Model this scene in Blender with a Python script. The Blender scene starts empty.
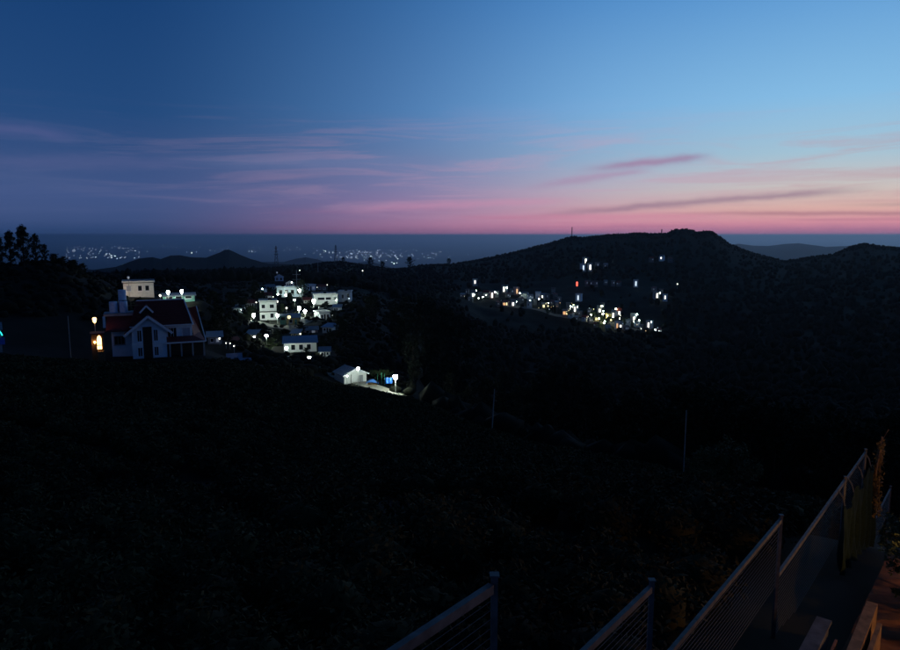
import bpy, math, random
import numpy as np
from mathutils import Vector, Matrix

R = math.radians
random.seed(7); rng = np.random.default_rng(11)
S = bpy.context.scene
COL = S.collection

# ------------------------------------------------------------------ camera
F = 680.0                      # focal length in photo pixels (900 wide)
PITCH = math.atan(90 / F)
cam = bpy.data.cameras.new('camera'); cam.sensor_width = 36; cam.lens = 36 * F / 900
cam.clip_start = 0.1; cam.clip_end = 800000
co = bpy.data.objects.new('camera', cam); COL.objects.link(co)
co.location = (0, 0, 0); co.rotation_euler = (math.pi / 2 - PITCH, 0, 0)
S.camera = co
S.render.resolution_x = 1024; S.render.resolution_y = 740
vs = S.view_settings; vs.view_transform = 'Standard'; vs.look = 'None'; vs.exposure = 0; vs.gamma = 1; vs.use_curve_mapping = False

def lin(r, g, b):
    f = lambda c: (c / 255 / 12.92) if c / 255 <= .04045 else ((c / 255 + .055) / 1.055) ** 2.4
    return (f(r), f(g), f(b), 1)

# ------------------------------------------------------------------ dusk sky (world)
W = bpy.data.worlds.new('World'); S.world = W; W.use_nodes = True
wt = W.node_tree; wt.nodes.clear()
class NT:
    def __init__(s, t): s.t = t
    def n(s, typ, **k):
        nd = s.t.nodes.new(typ)
        for a, b in k.items(): setattr(nd, a, b)
        return nd
    def put(s, sock, v):
        if hasattr(v, 'is_linked'): s.t.links.new(v, sock)
        else: sock.default_value = v
    def m(s, op, a, b=0.0, c=0.0, clamp=False):
        nd = s.n('ShaderNodeMath', operation=op, use_clamp=clamp)
        s.put(nd.inputs[0], a); s.put(nd.inputs[1], b); s.put(nd.inputs[2], c)
        return nd.outputs[0]
    def ramp(s, fac, pts, interp='LINEAR'):
        nd = s.n('ShaderNodeValToRGB'); cr = nd.color_ramp; cr.interpolation = interp
        while len(cr.elements) < len(pts): cr.elements.new(0.5)
        for e, (p, c) in zip(cr.elements, pts): e.position = p; e.color = c
        s.put(nd.inputs[0], fac); return nd.outputs[0]
    def mix(s, f, a, b, blend='MIX'):
        nd = s.n('ShaderNodeMix', data_type='RGBA', blend_type=blend)
        s.put(nd.inputs[0], f); s.put(nd.inputs[6], a); s.put(nd.inputs[7], b)
        return nd.outputs[2]
    def smooth(s, v, a, b):
        nd = s.n('ShaderNodeMapRange', interpolation_type='SMOOTHSTEP')
        s.put(nd.inputs[0], v); nd.inputs[1].default_value = a; nd.inputs[2].default_value = b
        return nd.outputs[0]
    def noise(s, vec, scale, detail=4, rough=.55, dist=0.0):
        nd = s.n('ShaderNodeTexNoise'); s.put(nd.inputs['Vector'], vec)
        nd.inputs['Scale'].default_value = scale; nd.inputs['Detail'].default_value = detail
        nd.inputs['Roughness'].default_value = rough; nd.inputs['Distortion'].default_value = dist
        return nd.outputs[0]
    def xyz(s, x, y, z):
        nd = s.n('ShaderNodeCombineXYZ')
        for i, v in enumerate((x, y, z)): s.put(nd.inputs[i], v)
        return nd.outputs[0]

q = NT(wt)
tc = q.n('ShaderNodeTexCoord').outputs['Generated']
sp = q.n('ShaderNodeSeparateXYZ'); wt.links.new(tc, sp.inputs[0])
X, Y, Z = sp.outputs
DEG = 57.29578
EL = q.m('MULTIPLY', q.m('ARCSINE', q.m('MINIMUM', q.m('MAXIMUM', Z, -1.0), 1.0)), DEG)
AZ = q.m('MULTIPLY', q.m('ARCTAN2', X, Y), DEG)
SUN_AZ = 40.0
HZ = q.m('MAXIMUM', q.m('SQRT', q.m('ADD', q.m('MULTIPLY', X, X), q.m('MULTIPLY', Y, Y))), 1e-4)
cd = q.m('DIVIDE', q.m('ADD', q.m('MULTIPLY', X, math.sin(R(SUN_AZ))), q.m('MULTIPLY', Y, math.cos(R(SUN_AZ)))), HZ)
DA = q.m('MULTIPLY', q.m('ARCCOSINE', q.m('MINIMUM', q.m('MAXIMUM', cd, -1.0), 1.0)), DEG)
T = q.m('DIVIDE', q.m('MAXIMUM', EL, 0.0), 60.0, clamp=True)
def skyramp(pts): return q.ramp(T, [(e / 60, lin(*c)) for e, c in pts])
west = skyramp([(0, (184, 116, 144)), (.8, (214, 140, 158)), (2, (220, 176, 168)), (3.4, (204, 194, 190)), (6, (164, 196, 214)), (10, (134, 188, 228)), (18, (90, 151, 210)), (35, (48, 96, 152)), (60, (14, 38, 74))])
mid = skyramp([(0, (198, 124, 154)), (.9, (196, 136, 168)), (2.3, (176, 140, 178)), (4, (152, 144, 186)), (6.5, (120, 146, 192)), (10, (97, 148, 205)), (18, (70, 125, 186)), (35, (36, 80, 134)), (60, (10, 30, 62))])
left = skyramp([(0, (44, 68, 112)), (1.5, (62, 82, 128)), (3, (66, 86, 134)), (5.5, (54, 80, 128)), (9, (35, 73, 123)), (18, (22, 62, 114)), (35, (13, 44, 88)), (60, (7, 22, 48))])
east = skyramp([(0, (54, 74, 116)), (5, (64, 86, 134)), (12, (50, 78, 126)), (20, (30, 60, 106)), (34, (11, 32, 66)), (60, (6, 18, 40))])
sky = q.mix(q.smooth(DA, 9, 50), west, mid)
sky = q.mix(q.smooth(DA, 25, 66), sky, left)
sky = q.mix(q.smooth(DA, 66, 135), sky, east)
# long thin dusk cloud, drawn out along the horizon
cv = q.xyz(q.m('MULTIPLY', AZ, .045), q.m('ADD', q.m('MULTIPLY', EL, .62), q.m('MULTIPLY', AZ, -.012)), 0.0)
cn = q.noise(cv, 1.3, 8, .64, .9)
band = q.m('MULTIPLY', q.smooth(EL, .3, 2.5), q.m('SUBTRACT', 1.0, q.smooth(EL, 5.5, 11.0)))
cm = q.m('MULTIPLY', q.smooth(cn, .45, .66), band)
ccol = q.mix(q.smooth(DA, 30, 72), lin(200, 156, 182), lin(78, 94, 138))
ccol = q.mix(q.smooth(DA, 2, 30), lin(190, 140, 150), ccol)
ccol = q.mix(q.smooth(DA, 72, 130), ccol, lin(50, 70, 114))
sky = q.mix(q.m('MULTIPLY', cm, .38), sky, ccol)
# pink glow broken into fine layers just above the horizon
lv = q.xyz(q.m('MULTIPLY', AZ, .06), q.m('MULTIPLY', EL, 2.2), 3.7)
ln = q.noise(lv, 1.0, 4, .5, .2)
lm = q.m('MULTIPLY', q.smooth(ln, .5, .72), q.m('SUBTRACT', 1.0, q.smooth(EL, 1.4, 3.4)))
lm = q.m('MULTIPLY', lm, q.m('SUBTRACT', 1.0, q.smooth(DA, 40, 62)))
sky = q.mix(q.m('MULTIPLY', lm, .34), sky, lin(176, 104, 138))
wob = q.noise(q.xyz(q.m('MULTIPLY', AZ, .35), q.m('MULTIPLY', EL, .8), 9.1), 1.0, 4, .6)
def streak(a0, e0, a1, e1, wid, bow, col, amt, soft=1.5):
    """one long cloud streak between two sky directions (degrees)"""
    global sky
    u = q.m('DIVIDE', q.m('SUBTRACT', AZ, a0), a1 - a0)
    line = q.m('ADD', q.m('ADD', e0, q.m('MULTIPLY', u, e1 - e0)), q.m('MULTIPLY', q.m('MULTIPLY', u, q.m('SUBTRACT', 1.0, u)), bow))
    d = q.m('DIVIDE', q.m('ADD', q.m('SUBTRACT', EL, line), q.m('MULTIPLY', q.m('SUBTRACT', wob, .5), wid * 1.6)), wid)
    g = q.m('POWER', 2.718, q.m('MULTIPLY', q.m('MULTIPLY', d, d), -1.0))
    win = q.m('MULTIPLY', q.smooth(AZ, a0, a0 + (a1 - a0) * .45), q.m('SUBTRACT', 1.0, q.smooth(AZ, a1 - (a1 - a0) * .22, a1)))
    sky = q.mix(q.m('MULTIPLY', q.m('MULTIPLY', g, win), amt), sky, col)
streak(9.5, 5.1, 21.2, 6.1, .30, .2, lin(156, 122, 158), .72)
streak(5, 3.7, 17, 5.2, .30, .3, lin(170, 128, 166), .45)
streak(2, .9, 33, 3.25, .26, 1.4, lin(140, 112, 138), .62)
streak(15, 1.7, 40, 1.35, .16, .3, lin(150, 100, 122), .5)
streak(28, 2.15, 46, 2.0, .14, .1, lin(150, 128, 138), .5)
streak(-42, 7.7, -27, 7.0, .45, 0, lin(84, 92, 142), .5)
streak(-40, 4.6, -18, 5.6, .5, .4, lin(84, 94, 140), .45)
streak(-24, 5.5, 2, 6.0, .6, .3, lin(116, 126, 168), .3)
streak(-12, 2.0, 12, 2.9, .32, .2, lin(206, 142, 172), .4)
streak(-2, 1.4, 24, 1.5, .22, .1, lin(206, 128, 158), .4)
low = q.m('SUBTRACT', 1.0, q.smooth(q.m('ADD', EL, q.m('MULTIPLY', q.m('SUBTRACT', wob, .5), .5)), -.25, 1.15))
lowc = q.mix(q.smooth(DA, 25, 70), lin(150, 108, 146), lin(46, 70, 114))
sky = q.mix(q.m('MULTIPLY', low, .85), sky, lowc)
bg = q.n('ShaderNodeBackground'); wt.links.new(sky, bg.inputs[0]); bg.inputs[1].default_value = 1.0
wo = q.n('ShaderNodeOutputWorld'); wt.links.new(bg.outputs[0], wo.inputs[0])

# ------------------------------------------------------------------ projection helpers: pixel of the photograph -> direction
cp, sn = math.cos(PITCH), math.sin(PITCH)
def ray(px, py):
    x = (px - 450) / F; y = (325 - py) / F
    return np.array((x, cp + y * sn, -sn + y * cp))
def azim(px, py=300):
    r = ray(px, py); return math.atan2(r[0], r[1])
def slope(px, py):                     # z per metre of horizontal distance
    r = ray(px, py); return r[2] / math.hypot(r[0], r[1])
def at(px, py, D):                     # world point at horizontal distance D
    r = ray(px, py); return r * (D / math.hypot(r[0], r[1]))
def px_of_az(a): return 450 + F * math.tan(max(-1.35, min(1.35, a))) * (cp + .02)

# ------------------------------------------------------------------ materials
MATS = {}
def mat(name, col, rough=.8, var=.25, scale=3.0, bump=0.0, metal=0.0, emit=None, estr=0.0, col2=None, detail=5, trans=0.0, sheen=None):
    if name in MATS: return MATS[name]
    m = bpy.data.materials.new(name); m.use_nodes = True
    t = NT(m.node_tree); bs = m.node_tree.nodes['Principled BSDF']
    tcn = t.n('ShaderNodeTexCoord').outputs['Object']
    nz = t.noise(tcn, scale, detail, .6)
    a = tuple(c * (1 - var) for c in col[:3]) + (1,); b = tuple(min(1, c * (1 + var)) for c in (col2 or col)[:3]) + (1,)
    c = t.ramp(nz, [(.32, a), (.68, b)])
    m.node_tree.links.new(c, bs.inputs['Base Color'])
    bs.inputs['Roughness'].default_value = rough; bs.inputs['Metallic'].default_value = metal
    bs.inputs['Specular IOR Level'].default_value = .12 if rough > .88 else .3
    if trans: bs.inputs['Transmission Weight'].default_value = trans
    if bump:
        bn = t.n('ShaderNodeBump'); bn.inputs['Strength'].default_value = bump
        m.node_tree.links.new(t.noise(tcn, scale * 6, 4), bn.inputs['Height']); m.node_tree.links.new(bn.outputs[0], bs.inputs['Normal'])
    if emit:
        bs.inputs['Emission Color'].default_value = emit; bs.inputs['Emission Strength'].default_value = estr
    MATS[name] = m; return m
def glow(name, col, s):
    return mat(name, (.8, .8, .8), .5, .05, 2, emit=col + (1,), estr=s)
M = dict(
    dim=mat('dim_plaster', (.13, .13, .145), .9, .3, 1.0),  # plaster colour darkened so the unlit houses stay dim
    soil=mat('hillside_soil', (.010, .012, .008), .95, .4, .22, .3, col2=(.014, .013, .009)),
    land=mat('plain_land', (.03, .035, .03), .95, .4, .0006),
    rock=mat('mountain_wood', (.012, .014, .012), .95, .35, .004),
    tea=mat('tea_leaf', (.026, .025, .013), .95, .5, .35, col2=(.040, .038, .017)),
    leafA=mat('tree_leaf_dark', (.016, .024, .012), .9, .4, .6), leafB=mat('tree_leaf_grey', (.026, .034, .024), .9, .35, .6),
    leafC=mat('shrub_leaf', (.06, .085, .03), .75, .35, 1.5), leafD=mat('dry_leaf', (.16, .12, .05), .85, .35, 3.0),
    bark=mat('bark', (.05, .042, .034), .9, .35, 4, .4),
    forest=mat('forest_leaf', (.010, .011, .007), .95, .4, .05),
    galv=mat('galvanised_steel', (.11, .115, .12), .7, .35, 9, .05, metal=.3), wire=mat('fence_wire', (.09, .095, .10), .7, .2, 12, metal=.3),
    net=mat('shade_net', (.014, .026, .016), .95, .3, 20), conc=mat('concrete', (.12, .117, .115), .9, .4, 5, .4),
    wood=mat('weathered_wood', (.20, .12, .06), .85, .45, 7, .4), lamplit=mat('lamplit_orange', (.28, .11, .05), .75, .35, 9, .3),
    path=mat('red_earth', (.10, .045, .025), .95, .4, 4, .5),
    white=mat('white_plaster', (.72, .72, .70), .85, .10, 1.5, .1), cream=mat('cream_plaster', (.80, .75, .70), .85, .10, 1.4, .1),
    blue=mat('blue_white_plaster', (.74, .82, .90), .85, .08, 1.5), grey=mat('grey_plaster', (.30, .31, .33), .85, .2, 1.3),
    yellow=mat('yellow_plaster', (.62, .48, .18), .85, .14, 1.4), green=mat('green_plaster', (.16, .38, .30), .85, .15, 1.4), pink=mat('pink_plaster', (.52, .34, .32), .85, .14, 1.4),
    maroon=mat('maroon_roof', (.15, .026, .024), .75, .3, 3, .2), tin=mat('tin_roof', (.20, .22, .25), .5, .25, 2, .1, metal=.3), bluetin=mat('blue_tin_roof', (.08, .14, .26), .5, .2, 2, metal=.2),
    dark=mat('dark_timber', (.03, .025, .022), .8, .3, 4), trim=mat('white_trim', (.80, .78, .82), .7, .06, 3), pane=mat('dark_pane', (.012, .014, .018), .12, .1, 2),
    curtain=mat('curtained_pane', (.38, .38, .46), .4, .15, 6), tank=mat('tank_plastic', (.56, .68, .84), .5, .12, 2), tarp=mat('blue_tarp', (.05, .16, .45), .6, .2, 4),
    drum=mat('blue_drum', (.03, .14, .55), .45, .15, 4), gpost=mat('green_post', (.05, .26, .16), .6, .2, 5), pole=mat('pole_concrete', (.34, .34, .33), .85, .15, 6), steel=mat('tower_steel', (.10, .10, .11), .6, .2, 3, metal=.4),
    road=mat('lit_road', (.26, .24, .20), .9, .25, .8, .2), grass=mat('verge_grass', (.10, .14, .05), .9, .35, 1.5, .3),
)
E = dict(cool=glow('lamp_cool', (.80, 1.0, .84), 80), coolB=glow('lamp_cool_bright', (.84, 1.0, .88), 140), warm=glow('lamp_warm', (1.0, .80, .60), 230),
         fire=glow('lamp_amber', (1.0, .52, .18), 5.5), winW=glow('window_white', (1, .93, .76), 3.2), winC=glow('window_cool', (.70, .86, 1.0), 1.1), winO=glow('window_orange', (1.0, .50, .20), 1.0),
         winY=glow('window_yellow', (1.0, .86, .42), 1.8), winD=glow('window_dim', (.55, .62, .75), .16), red=glow('lamp_red', (1.0, .09, .04), 2.6), winB=glow('window_blue', (.30, .60, 1.0), .8), cyan=glow('neon_cyan', (.02, .75, .70), 1.8),
         far=glow('far_lamp', (.80, .92, 1.0), 19), farB=glow('far_lamp_bright', (.86, 1.0, .92), 34), farD=glow('far_lamp_dim', (.66, .80, 1.0), 9.0), porchb=glow('porch_bulb', (1.0, .55, .18), 22), vill=glow('lamp_village', (.96, 1.0, .62), 60), nook=glow('porch_lamp', (1.0, .46, .10), 420))

# ------------------------------------------------------------------ mesh helpers
class MB:
    def __init__(s): s.v = []; s.f = []
    def add(s, vs_, fs):
        o = len(s.v); s.v += [tuple(p) for p in vs_]; s.f += [tuple(i + o for i in f) for f in fs]; return s
    def box(s, a, b):
        x0, y0, z0 = a; x1, y1, z1 = b
        return s.add([(x0, y0, z0), (x1, y0, z0), (x1, y1, z0), (x0, y1, z0), (x0, y0, z1), (x1, y0, z1), (x1, y1, z1), (x0, y1, z1)],
                     [(3, 2, 1, 0), (4, 5, 6, 7), (0, 1, 5, 4), (1, 2, 6, 5), (2, 3, 7, 6), (3, 0, 4, 7)])
    def tube(s, pts, rad, n=8, cap=True):
        pts = [Vector(p) for p in pts]; rad = rad if isinstance(rad, (list, tuple)) else [rad] * len(pts)
        vs_ = []; fs = []
        for i, p in enumerate(pts):
            d = (pts[min(i + 1, len(pts) - 1)] - pts[max(i - 1, 0)]).normalized()
            u = d.cross(Vector((0, 0, 1)) if abs(d.z) < .9 else Vector((1, 0, 0))).normalized(); w = d.cross(u)
            for k in range(n):
                a = 2 * math.pi * k / n; vs_.append(p + (u * math.cos(a) + w * math.sin(a)) * rad[i])
        for i in range(len(pts) - 1):
            for k in range(n):
                k2 = (k + 1) % n; fs.append((i * n + k, i * n + k2, (i + 1) * n + k2, (i + 1) * n + k))
        if cap: fs += [tuple(range(n)), tuple((len(pts) - 1) * n + k for k in range(n))]
        return s.add(vs_, fs)
    def bar(s, p, q_, w, h):            # rectangular bar from p to q
        p, q_ = Vector(p), Vector(q_); d = (q_ - p).normalized()
        u = d.cross(Vector((0, 0, 1)) if abs(d.z) < .95 else Vector((0, 1, 0))).normalized() * (w / 2); t = u.cross(d).normalized() * (h / 2)
        vs_ = [c + a * u + b * t for c in (p, q_) for a, b in ((-1, -1), (1, -1), (1, 1), (-1, 1))]
        return s.add(vs_, [(3, 2, 1, 0), (4, 5, 6, 7), (0, 1, 5, 4), (1, 2, 6, 5), (2, 3, 7, 6), (3, 0, 4, 7)])
    def lathe(s, prof, n=14, c=(0, 0, 0)):
        vs_ = [(c[0] + r * math.cos(2 * math.pi * k / n), c[1] + r * math.sin(2 * math.pi * k / n), c[2] + z) for r, z in prof for k in range(n)]
        fs = [(i * n + k, i * n + (k + 1) % n, (i + 1) * n + (k + 1) % n, (i + 1) * n + k) for i in range(len(prof) - 1) for k in range(n)]
        fs += [tuple(reversed(range(n))), tuple((len(prof) - 1) * n + k for k in range(n))]
        return s.add(vs_, fs)
    def slab(s, quad, th):              # thick sheet below a quad (4 points)
        a = [Vector(p) for p in quad]; nrm = (a[1] - a[0]).cross(a[-1] - a[0]).normalized()
        if nrm.z < 0: a.reverse(); nrm = -nrm
        n = len(a); vs_ = a + [p - nrm * th for p in a]
        return s.add(vs_, [tuple(range(n)), tuple(reversed(range(n, 2 * n)))] + [(i + n, (i + 1) % n + n, (i + 1) % n, i) for i in range(n)])
    def mesh(s, name, m, smooth=False):
        me = bpy.data.meshes.new(name); me.from_pydata(s.v, [], s.f); me.materials.append(m)
        if smooth: me.polygons.foreach_set('use_smooth', [True] * len(me.polygons))
        return me
    def build(s, name, m, parent=None, smooth=False):
        o = bpy.data.objects.new(name, s.mesh(name, m, smooth)); COL.objects.link(o)
        if parent: o.parent = parent
        return o
def tag(o, label=None, cat=None, group=None, kind=None):
    for k, v in (('label', label), ('category', cat), ('group', group), ('kind', kind)):
        if v: o[k] = v
    return o
def empty(name, loc=(0, 0, 0), rz=0, label=None, cat=None, group=None, scale=1):
    o = bpy.data.objects.new(name, None); o.empty_display_size = .3; COL.objects.link(o)
    o.location = tuple(float(c) for c in loc); o.rotation_euler = (0, 0, rz); o.scale = (scale,) * 3
    return tag(o, label, cat, group)
def link(name, me, parent=None):
    o = bpy.data.objects.new(name, me); COL.objects.link(o)
    if parent: o.parent = parent
    return o
def big_mesh(name, V, Fq, m, smooth=False):
    me = bpy.data.meshes.new(name); V = np.asarray(V, np.float32); Fq = np.asarray(Fq, np.int32); k = Fq.shape[1]
    me.vertices.add(len(V)); me.vertices.foreach_set('co', V.ravel())
    me.loops.add(Fq.size); me.loops.foreach_set('vertex_index', Fq.ravel())
    me.polygons.add(len(Fq)); me.polygons.foreach_set('loop_start', np.arange(0, Fq.size, k, dtype=np.int32))
    me.update(calc_edges=True); me.validate()
    if smooth: me.polygons.foreach_set('use_smooth', np.ones(len(me.polygons), bool))
    me.materials.append(m)
    o = bpy.data.objects.new(name, me); COL.objects.link(o); return o

# ------------------------------------------------------------------ where things stand (pixel of the base, distance in metres); the ground is levelled under them
PADS = []
def pad(px, py, D, rho):
    p = at(px, py, D); PADS.append((p[0], p[1], p[2], rho)); return p
HOUSES = []   # filled below, built after the ground
def Dr(py):   # distance of the far hillside village by height in the picture
    return float(np.interp(py, [250, 258, 266, 284, 296, 311, 331, 340], [1130, 1060, 1000, 870, 790, 720, 650, 625]))
HOUSE_P = pad(150, 357, 120, 15); pad(185, 356, 122, 14); pad(120, 356, 123, 12)
LV = dict(  # left village buildings: (px0, px1, ytop, ybase, D)
    cream=(124, 154.5, 282, 297, 200), rest=(163, 195, 294, 300, 190), hut=(275, 283.5, 274.5, 281, 420), terrace=(277, 303, 287, 297, 330), twotier=(260, 277, 301, 320, 225),
    yellow=(287, 300, 315, 325, 215), longw=(314, 338, 294, 305, 300), block=(338.5, 350.5, 291.5, 302.5, 310), longb=(284, 317, 339, 352, 165), shed=(343, 368, 368, 383, 122),
    roofa=(228, 241, 355, 363, 140), roofb=(236, 250, 360, 368, 132), roofc=(240, 252, 370, 379, 124), roofd=(208, 222, 334, 344, 150), roofe=(303, 318, 327, 334, 205), rooff=(226, 240, 318, 326, 225),
    va=(262, 272, 292.5, 300, 292), vb=(246, 256, 332, 341, 184), vc=(319, 331, 312, 320, 238), vd=(304, 312, 297.5, 303.5, 305), ve=(267, 276, 284.5, 290, 372), vf=(255, 264, 288, 294, 340), vg=(306, 316, 285, 290.5, 375), vh=(322, 333, 325, 332.5, 200), vi=(246, 255, 300, 307.5, 258), vj=(233, 243, 306, 313.5, 248), vk=(291, 299, 331.5, 338, 186), vl=(320, 330, 348, 356.5, 152), vm=(230, 241, 338, 346.5, 168), vn=(286, 293.5, 281, 286.5, 400), vo=(318, 326, 284.5, 290, 390), vp=(333, 341, 305.5, 312, 265))
for k, (a, b, t_, y_, D) in LV.items(): pad((a + b) / 2, y_, D, (b - a) * D / F * .7 + 3)

# ------------------------------------------------------------------ ground
CX = [-260, -120, 0, 60, 95, 130, 200, 270, 350, 410, 440, 490, 560, 640, 720, 780, 850, 900, 1000, 1200]
RIDGE = np.array([(-260, 268), (60, 275), (200, 271), (270, 268), (305, 265), (325, 262), (340, 261), (352, 263), (390, 269), (405, 268), (420, 265), (450, 264), (480, 259.5), (510, 253), (545, 244), (560, 240), (572, 236.5), (585, 237.2), (600, 236),
                  (612, 234.6), (625, 234), (645, 233), (656, 233.6), (667, 233.4), (674, 229.8), (685, 228.8), (692, 230), (697, 232), (708, 230.5), (716, 232.8), (723, 238), (731, 243.5), (745, 249.5), (760, 254), (785, 261), (800, 259.5), (815, 257), (835, 254.5), (850, 247.5), (865, 243.5), (885, 246.5), (900, 248), (1000, 240), (1200, 232)], float)
PROF = {  # per column: (distance, picture row) of the ground
    -260: [(100, 350), (140, 315), (200, 268), (240, 272), (420, 300), (900, 300)], -120: [(100, 352), (140, 318), (200, 266), (240, 270), (420, 300), (900, 300)],
    0: [(105, 356), (130, 345), (200, 270), (230, 272), (420, 300), (900, 290)], 60: [(105, 357), (130, 348), (200, 264), (230, 266), (420, 290), (900, 285)],
    95: [(105, 359), (130, 349), (200, 276), (230, 278), (420, 285), (900, 280)], 130: [(105, 360), (125, 355), (200, 297), (300, 289), (420, 284), (900, 277)],
    200: [(108, 362), (130, 355), (200, 320), (300, 298), (420, 283), (900, 276)], 270: [(112, 378), (125, 373), (170, 347), (220, 321), (300, 300), (420, 282), (900, 275)],
    350: [(115, 389), (125, 381), (165, 352), (220, 321), (300, 302), (420, 286), (900, 277)], 410: [(98, 402), (115, 398), (165, 365), (220, 338), (300, 320), (480, 297), (900, 279)],
    440: [(88, 414), (105, 418), (165, 405), (250, 390), (400, 340), (700, 297), (900, 281)], 490: [(75, 434), (100, 446), (200, 445), (400, 395), (640, 325), (790, 296), (900, 283)],
    560: [(66, 453), (90, 464), (200, 460), (400, 400), (640, 332), (720, 312), (790, 297), (870, 285), (1000, 267)], 640: [(60, 470), (85, 482), (200, 470), (400, 402), (650, 331), (720, 312), (790, 297), (870, 285), (1000, 267)],
    720: [(54, 488), (80, 500), (200, 475), (400, 405), (650, 332), (720, 312), (790, 298), (870, 286), (1000, 270)], 780: [(48, 504), (75, 515), (200, 475), (400, 405), (650, 332), (870, 292), (1000, 278)],
    850: [(42, 525), (70, 535), (200, 480), (400, 405), (650, 332), (870, 290), (1000, 275)], 900: [(38, 538), (65, 545), (200, 485), (400, 405), (650, 332), (870, 288), (1000, 272)],
    1000: [(36, 560), (65, 560), (200, 490), (400, 405), (650, 332), (870, 288), (1000, 270)], 1200: [(36, 590), (65, 580), (200, 490), (400, 405), (650, 332), (870, 288), (1000, 268)]}
NEAR = [(0, -2.3), (1.5, -2.6), (3.4, -3.35), (5.3, -4.25), (9.1, -5.15), (13, -5.75), (15.6, -6.2), (18, -7.3), (21, -8.2)]
LD = np.concatenate([np.linspace(0, math.log(24), 60)[:-1], np.linspace(math.log(24), math.log(6000), 460)])
DS = np.exp(LD)
def col_profile(cx):
    pts = list(NEAR) + [(d, slope(cx, y) * d) for d, y in PROF[cx]]
    ry = np.interp(cx, RIDGE[:, 0], RIDGE[:, 1]); zr = slope(cx, ry) * 1300
    pts += [(1300, zr), (1420, zr - 14), (1800, zr - 110), (2600, -330), (4200, -800), (6000, -1140)]
    d, z = np.array(pts).T
    zz = np.interp(LD, np.log(np.maximum(d, 1e-3)), z) if False else np.interp(DS, d, z)
    k = np.array([1, 2, 3, 2, 1]) / 9.; zp = np.pad(zz, 2, mode='edge'); sm = np.convolve(zp, k, 'valid')
    return np.where(DS < 1000, sm, zz)
PT = np.array([col_profile(c) for c in CX])
fine = np.arange(-38, 38.01, .19); AZD = np.concatenate([np.arange(-180, -62, 4.), np.arange(-62, -38, .8), fine, np.arange(38.6, 62, .8), np.arange(62, 180.1, 4.)])
AZD[-1] = 180
NA, ND = len(AZD), len(DS)
pxs = np.array([px_of_az(R(a)) for a in AZD])
def smooth_noise(x, y, seed, oct=4, pers=.5):
    out = np.zeros_like(x); amp = 1.
    for o in range(oct):
        g = np.random.default_rng(seed + o).random((64, 64)); fx, fy = np.floor(x), np.floor(y); ux, uy = x - fx, y - fy
        ux = ux * ux * (3 - 2 * ux); uy = uy * uy * (3 - 2 * uy); i, j = fx.astype(int) % 64, fy.astype(int) % 64; i2, j2 = (i + 1) % 64, (j + 1) % 64
        out += amp * ((g[i, j] * (1 - ux) + g[i2, j] * ux) * (1 - uy) + (g[i, j2] * (1 - ux) + g[i2, j2] * ux) * uy - .5); x, y, amp = x * 2.03 + 7, y * 2.03 + 3, amp * pers
    return out
GZ = np.zeros((NA, ND))
cxa = np.array(CX, float)
for i, p in enumerate(pxs):
    p = min(max(p, CX[0]), CX[-1]); j = min(max(np.searchsorted(cxa, p) - 1, 0), len(CX) - 2)
    w = (p - cxa[j]) / (cxa[j + 1] - cxa[j]); w = w * w * (3 - 2 * w) * .5 + w * .5
    GZ[i] = PT[j] * (1 - w) + PT[j + 1] * w
    # the exact skyline of the near range, faded in with distance
    ry = np.interp(p, RIDGE[:, 0], RIDGE[:, 1]); dz = slope(p, ry) * 1300 - np.interp(1300, DS, GZ[i])
    GZ[i] += dz * np.interp(DS, [950, 1300, 1800, 3000], [0, 1, 1, 0])
    back = max(0., min(1., (abs(AZD[i]) - 60) / 40)); GZ[i] = GZ[i] * (1 - back) + back * (-2.3 - .05 * np.minimum(DS, 60) - np.maximum(DS - 60, 0) * .12)
    GZ[i] = np.maximum(GZ[i], -1140)
AA = np.radians(AZD)[:, None]; GX = np.sin(AA) * DS[None]; GY = np.cos(AA) * DS[None]
amp = np.interp(DS, [0, 12, 40, 120, 500, 1200, 1400, 4000], [.05, .15, .3, .5, 4, 4, 1.0, 30])[None]
GZ += smooth_noise(GX / np.maximum(DS[None] * .12, 4), GY / np.maximum(DS[None] * .12, 4), 5) * amp * .6
GZ += smooth_noise(GX / 22., GY / 22., 15) * np.interp(DS, [0, 30, 200, 800, 1100, 1250], [0, .3, 1.5, 5, 3, 0])[None]
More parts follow.
